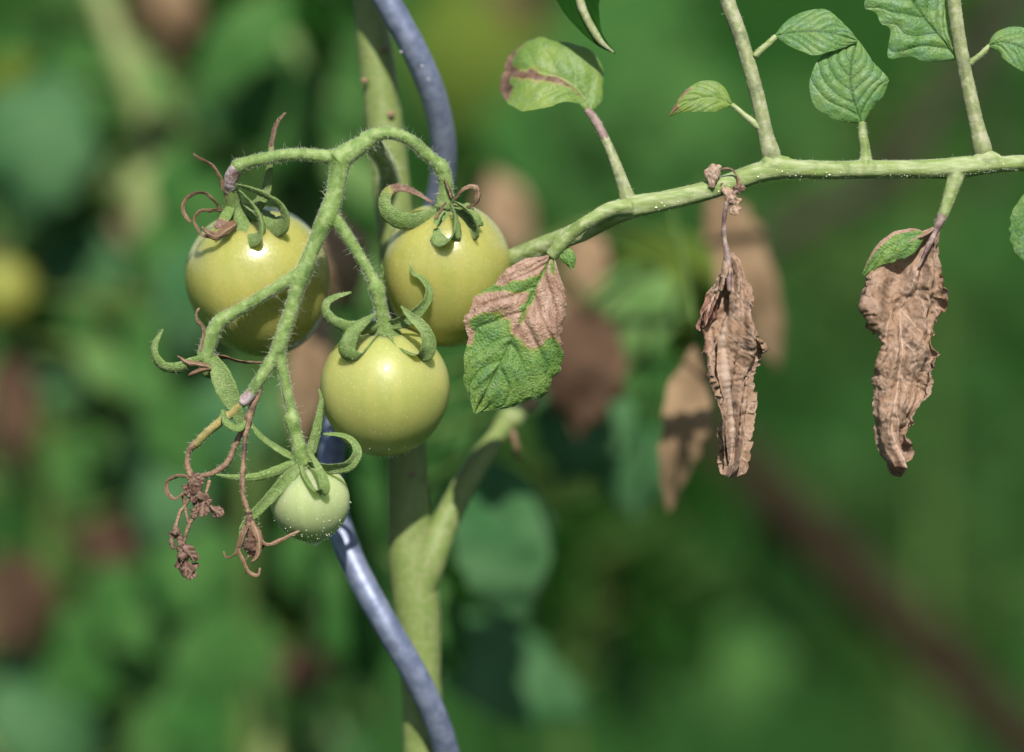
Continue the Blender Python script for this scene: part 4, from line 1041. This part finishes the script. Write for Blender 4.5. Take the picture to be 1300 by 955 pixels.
garden_plant('shaded blurred plant in the distance at lower middle', (720, 560), 3000,
    [(880, 800, 900, 200, 60, 120, 'bg_leaf'), (930, 850, 900, 200, 110, 120, 'bg_leaf'), (800, 870, 700, 160, 80, 90, 'bg_leaf')],
    (110, 560, 900, 560, 830, -200, 600, ['bg_shade']), r=12, seed=800)  # mass of dark leaves put in to stand for deep shade
garden_plant('deep green blurred plant in the distance at lower right', (1180, 420), 7000,
    [], (46, 900, 1450, 380, 900, -500, 2500, ['bg_shade', 'bg_leaf', 'bg_shade']), r=12, seed=900)

# a distant unripe tomato at the left edge
tb_ = thing('tomato', 'strongly blurred yellowish tomato at the left edge of the picture', 'tomato', cp(10, 320, 1750))
kk = 1 + 1750 * S / D0
fruit(tb_, (4, 372, 1750), 42 * kk, 44 * kk, (0, -1, -.2), 'fruit_far', 6, n=32)
part('pedicel', *tube([(10, 322, 1750), (20, 290, 1750), (60, 240, 1900), (110, 200, 1960), (190, 190, 1900)], [7 * kk, 6 * kk, 6 * kk, 6 * kk, 6 * kk], 10, 12)[:2], M['bg_stem'], tb_)
# leaning wooden stake
dd = 3600; kk = 1 + dd * S / D0
gy = ground_y(dd)
wst = thing('wooden_stake', 'blurred dark brown wooden stake leaning diagonally at lower right', 'stake', (cp(1240, 880, dd)[0] + gy - cp(1240, 880, dd)[1], gy, dd))
a, b = A3(cp(870, 520, dd)), A3(cp(1240, 885, dd))
e = a + (b - a) * ((gy + 30 - a[1]) / (b[1] - a[1]))
V, F, _ = tube([a - (b - a) * .02, a, a + (e - a) * .3, a + (e - a) * .6, e], [12 * kk, 30 * kk, 33 * kk, 34 * kk, 36 * kk], 12, 60, wob=6, seed=77, proj=False, ridges=.05)
part('pole', V, F, M['wood'], wst)
dd = 3200; kk = 1 + dd * S / D0
twg = thing('dry_branch', 'blurred greyish brown dry branch rising to the right behind the leaf stalk', 'branch', cp(930, 345, dd))
part('limb', *tube([(925, 345, dd), (960, 318, dd), (1020, 282, dd), (1090, 250, dd), (1140, 210, dd), (1190, 140, dd), (1260, 40, dd), (1400, -160, dd)], [8 * kk, 15 * kk, 19 * kk, 20 * kk, 19 * kk, 18 * kk, 20 * kk, 22 * kk], 12, 30, wob=4)[:2], M['twig'], twg)
part('side_twig', *tube([(1240, 70, dd), (1262, 140, dd), (1250, 235, dd), (1246, 262, dd)], [9 * kk, 8 * kk, 10 * kk, 6 * kk], 10, 30, wob=3)[:2], M['twig'], twg)
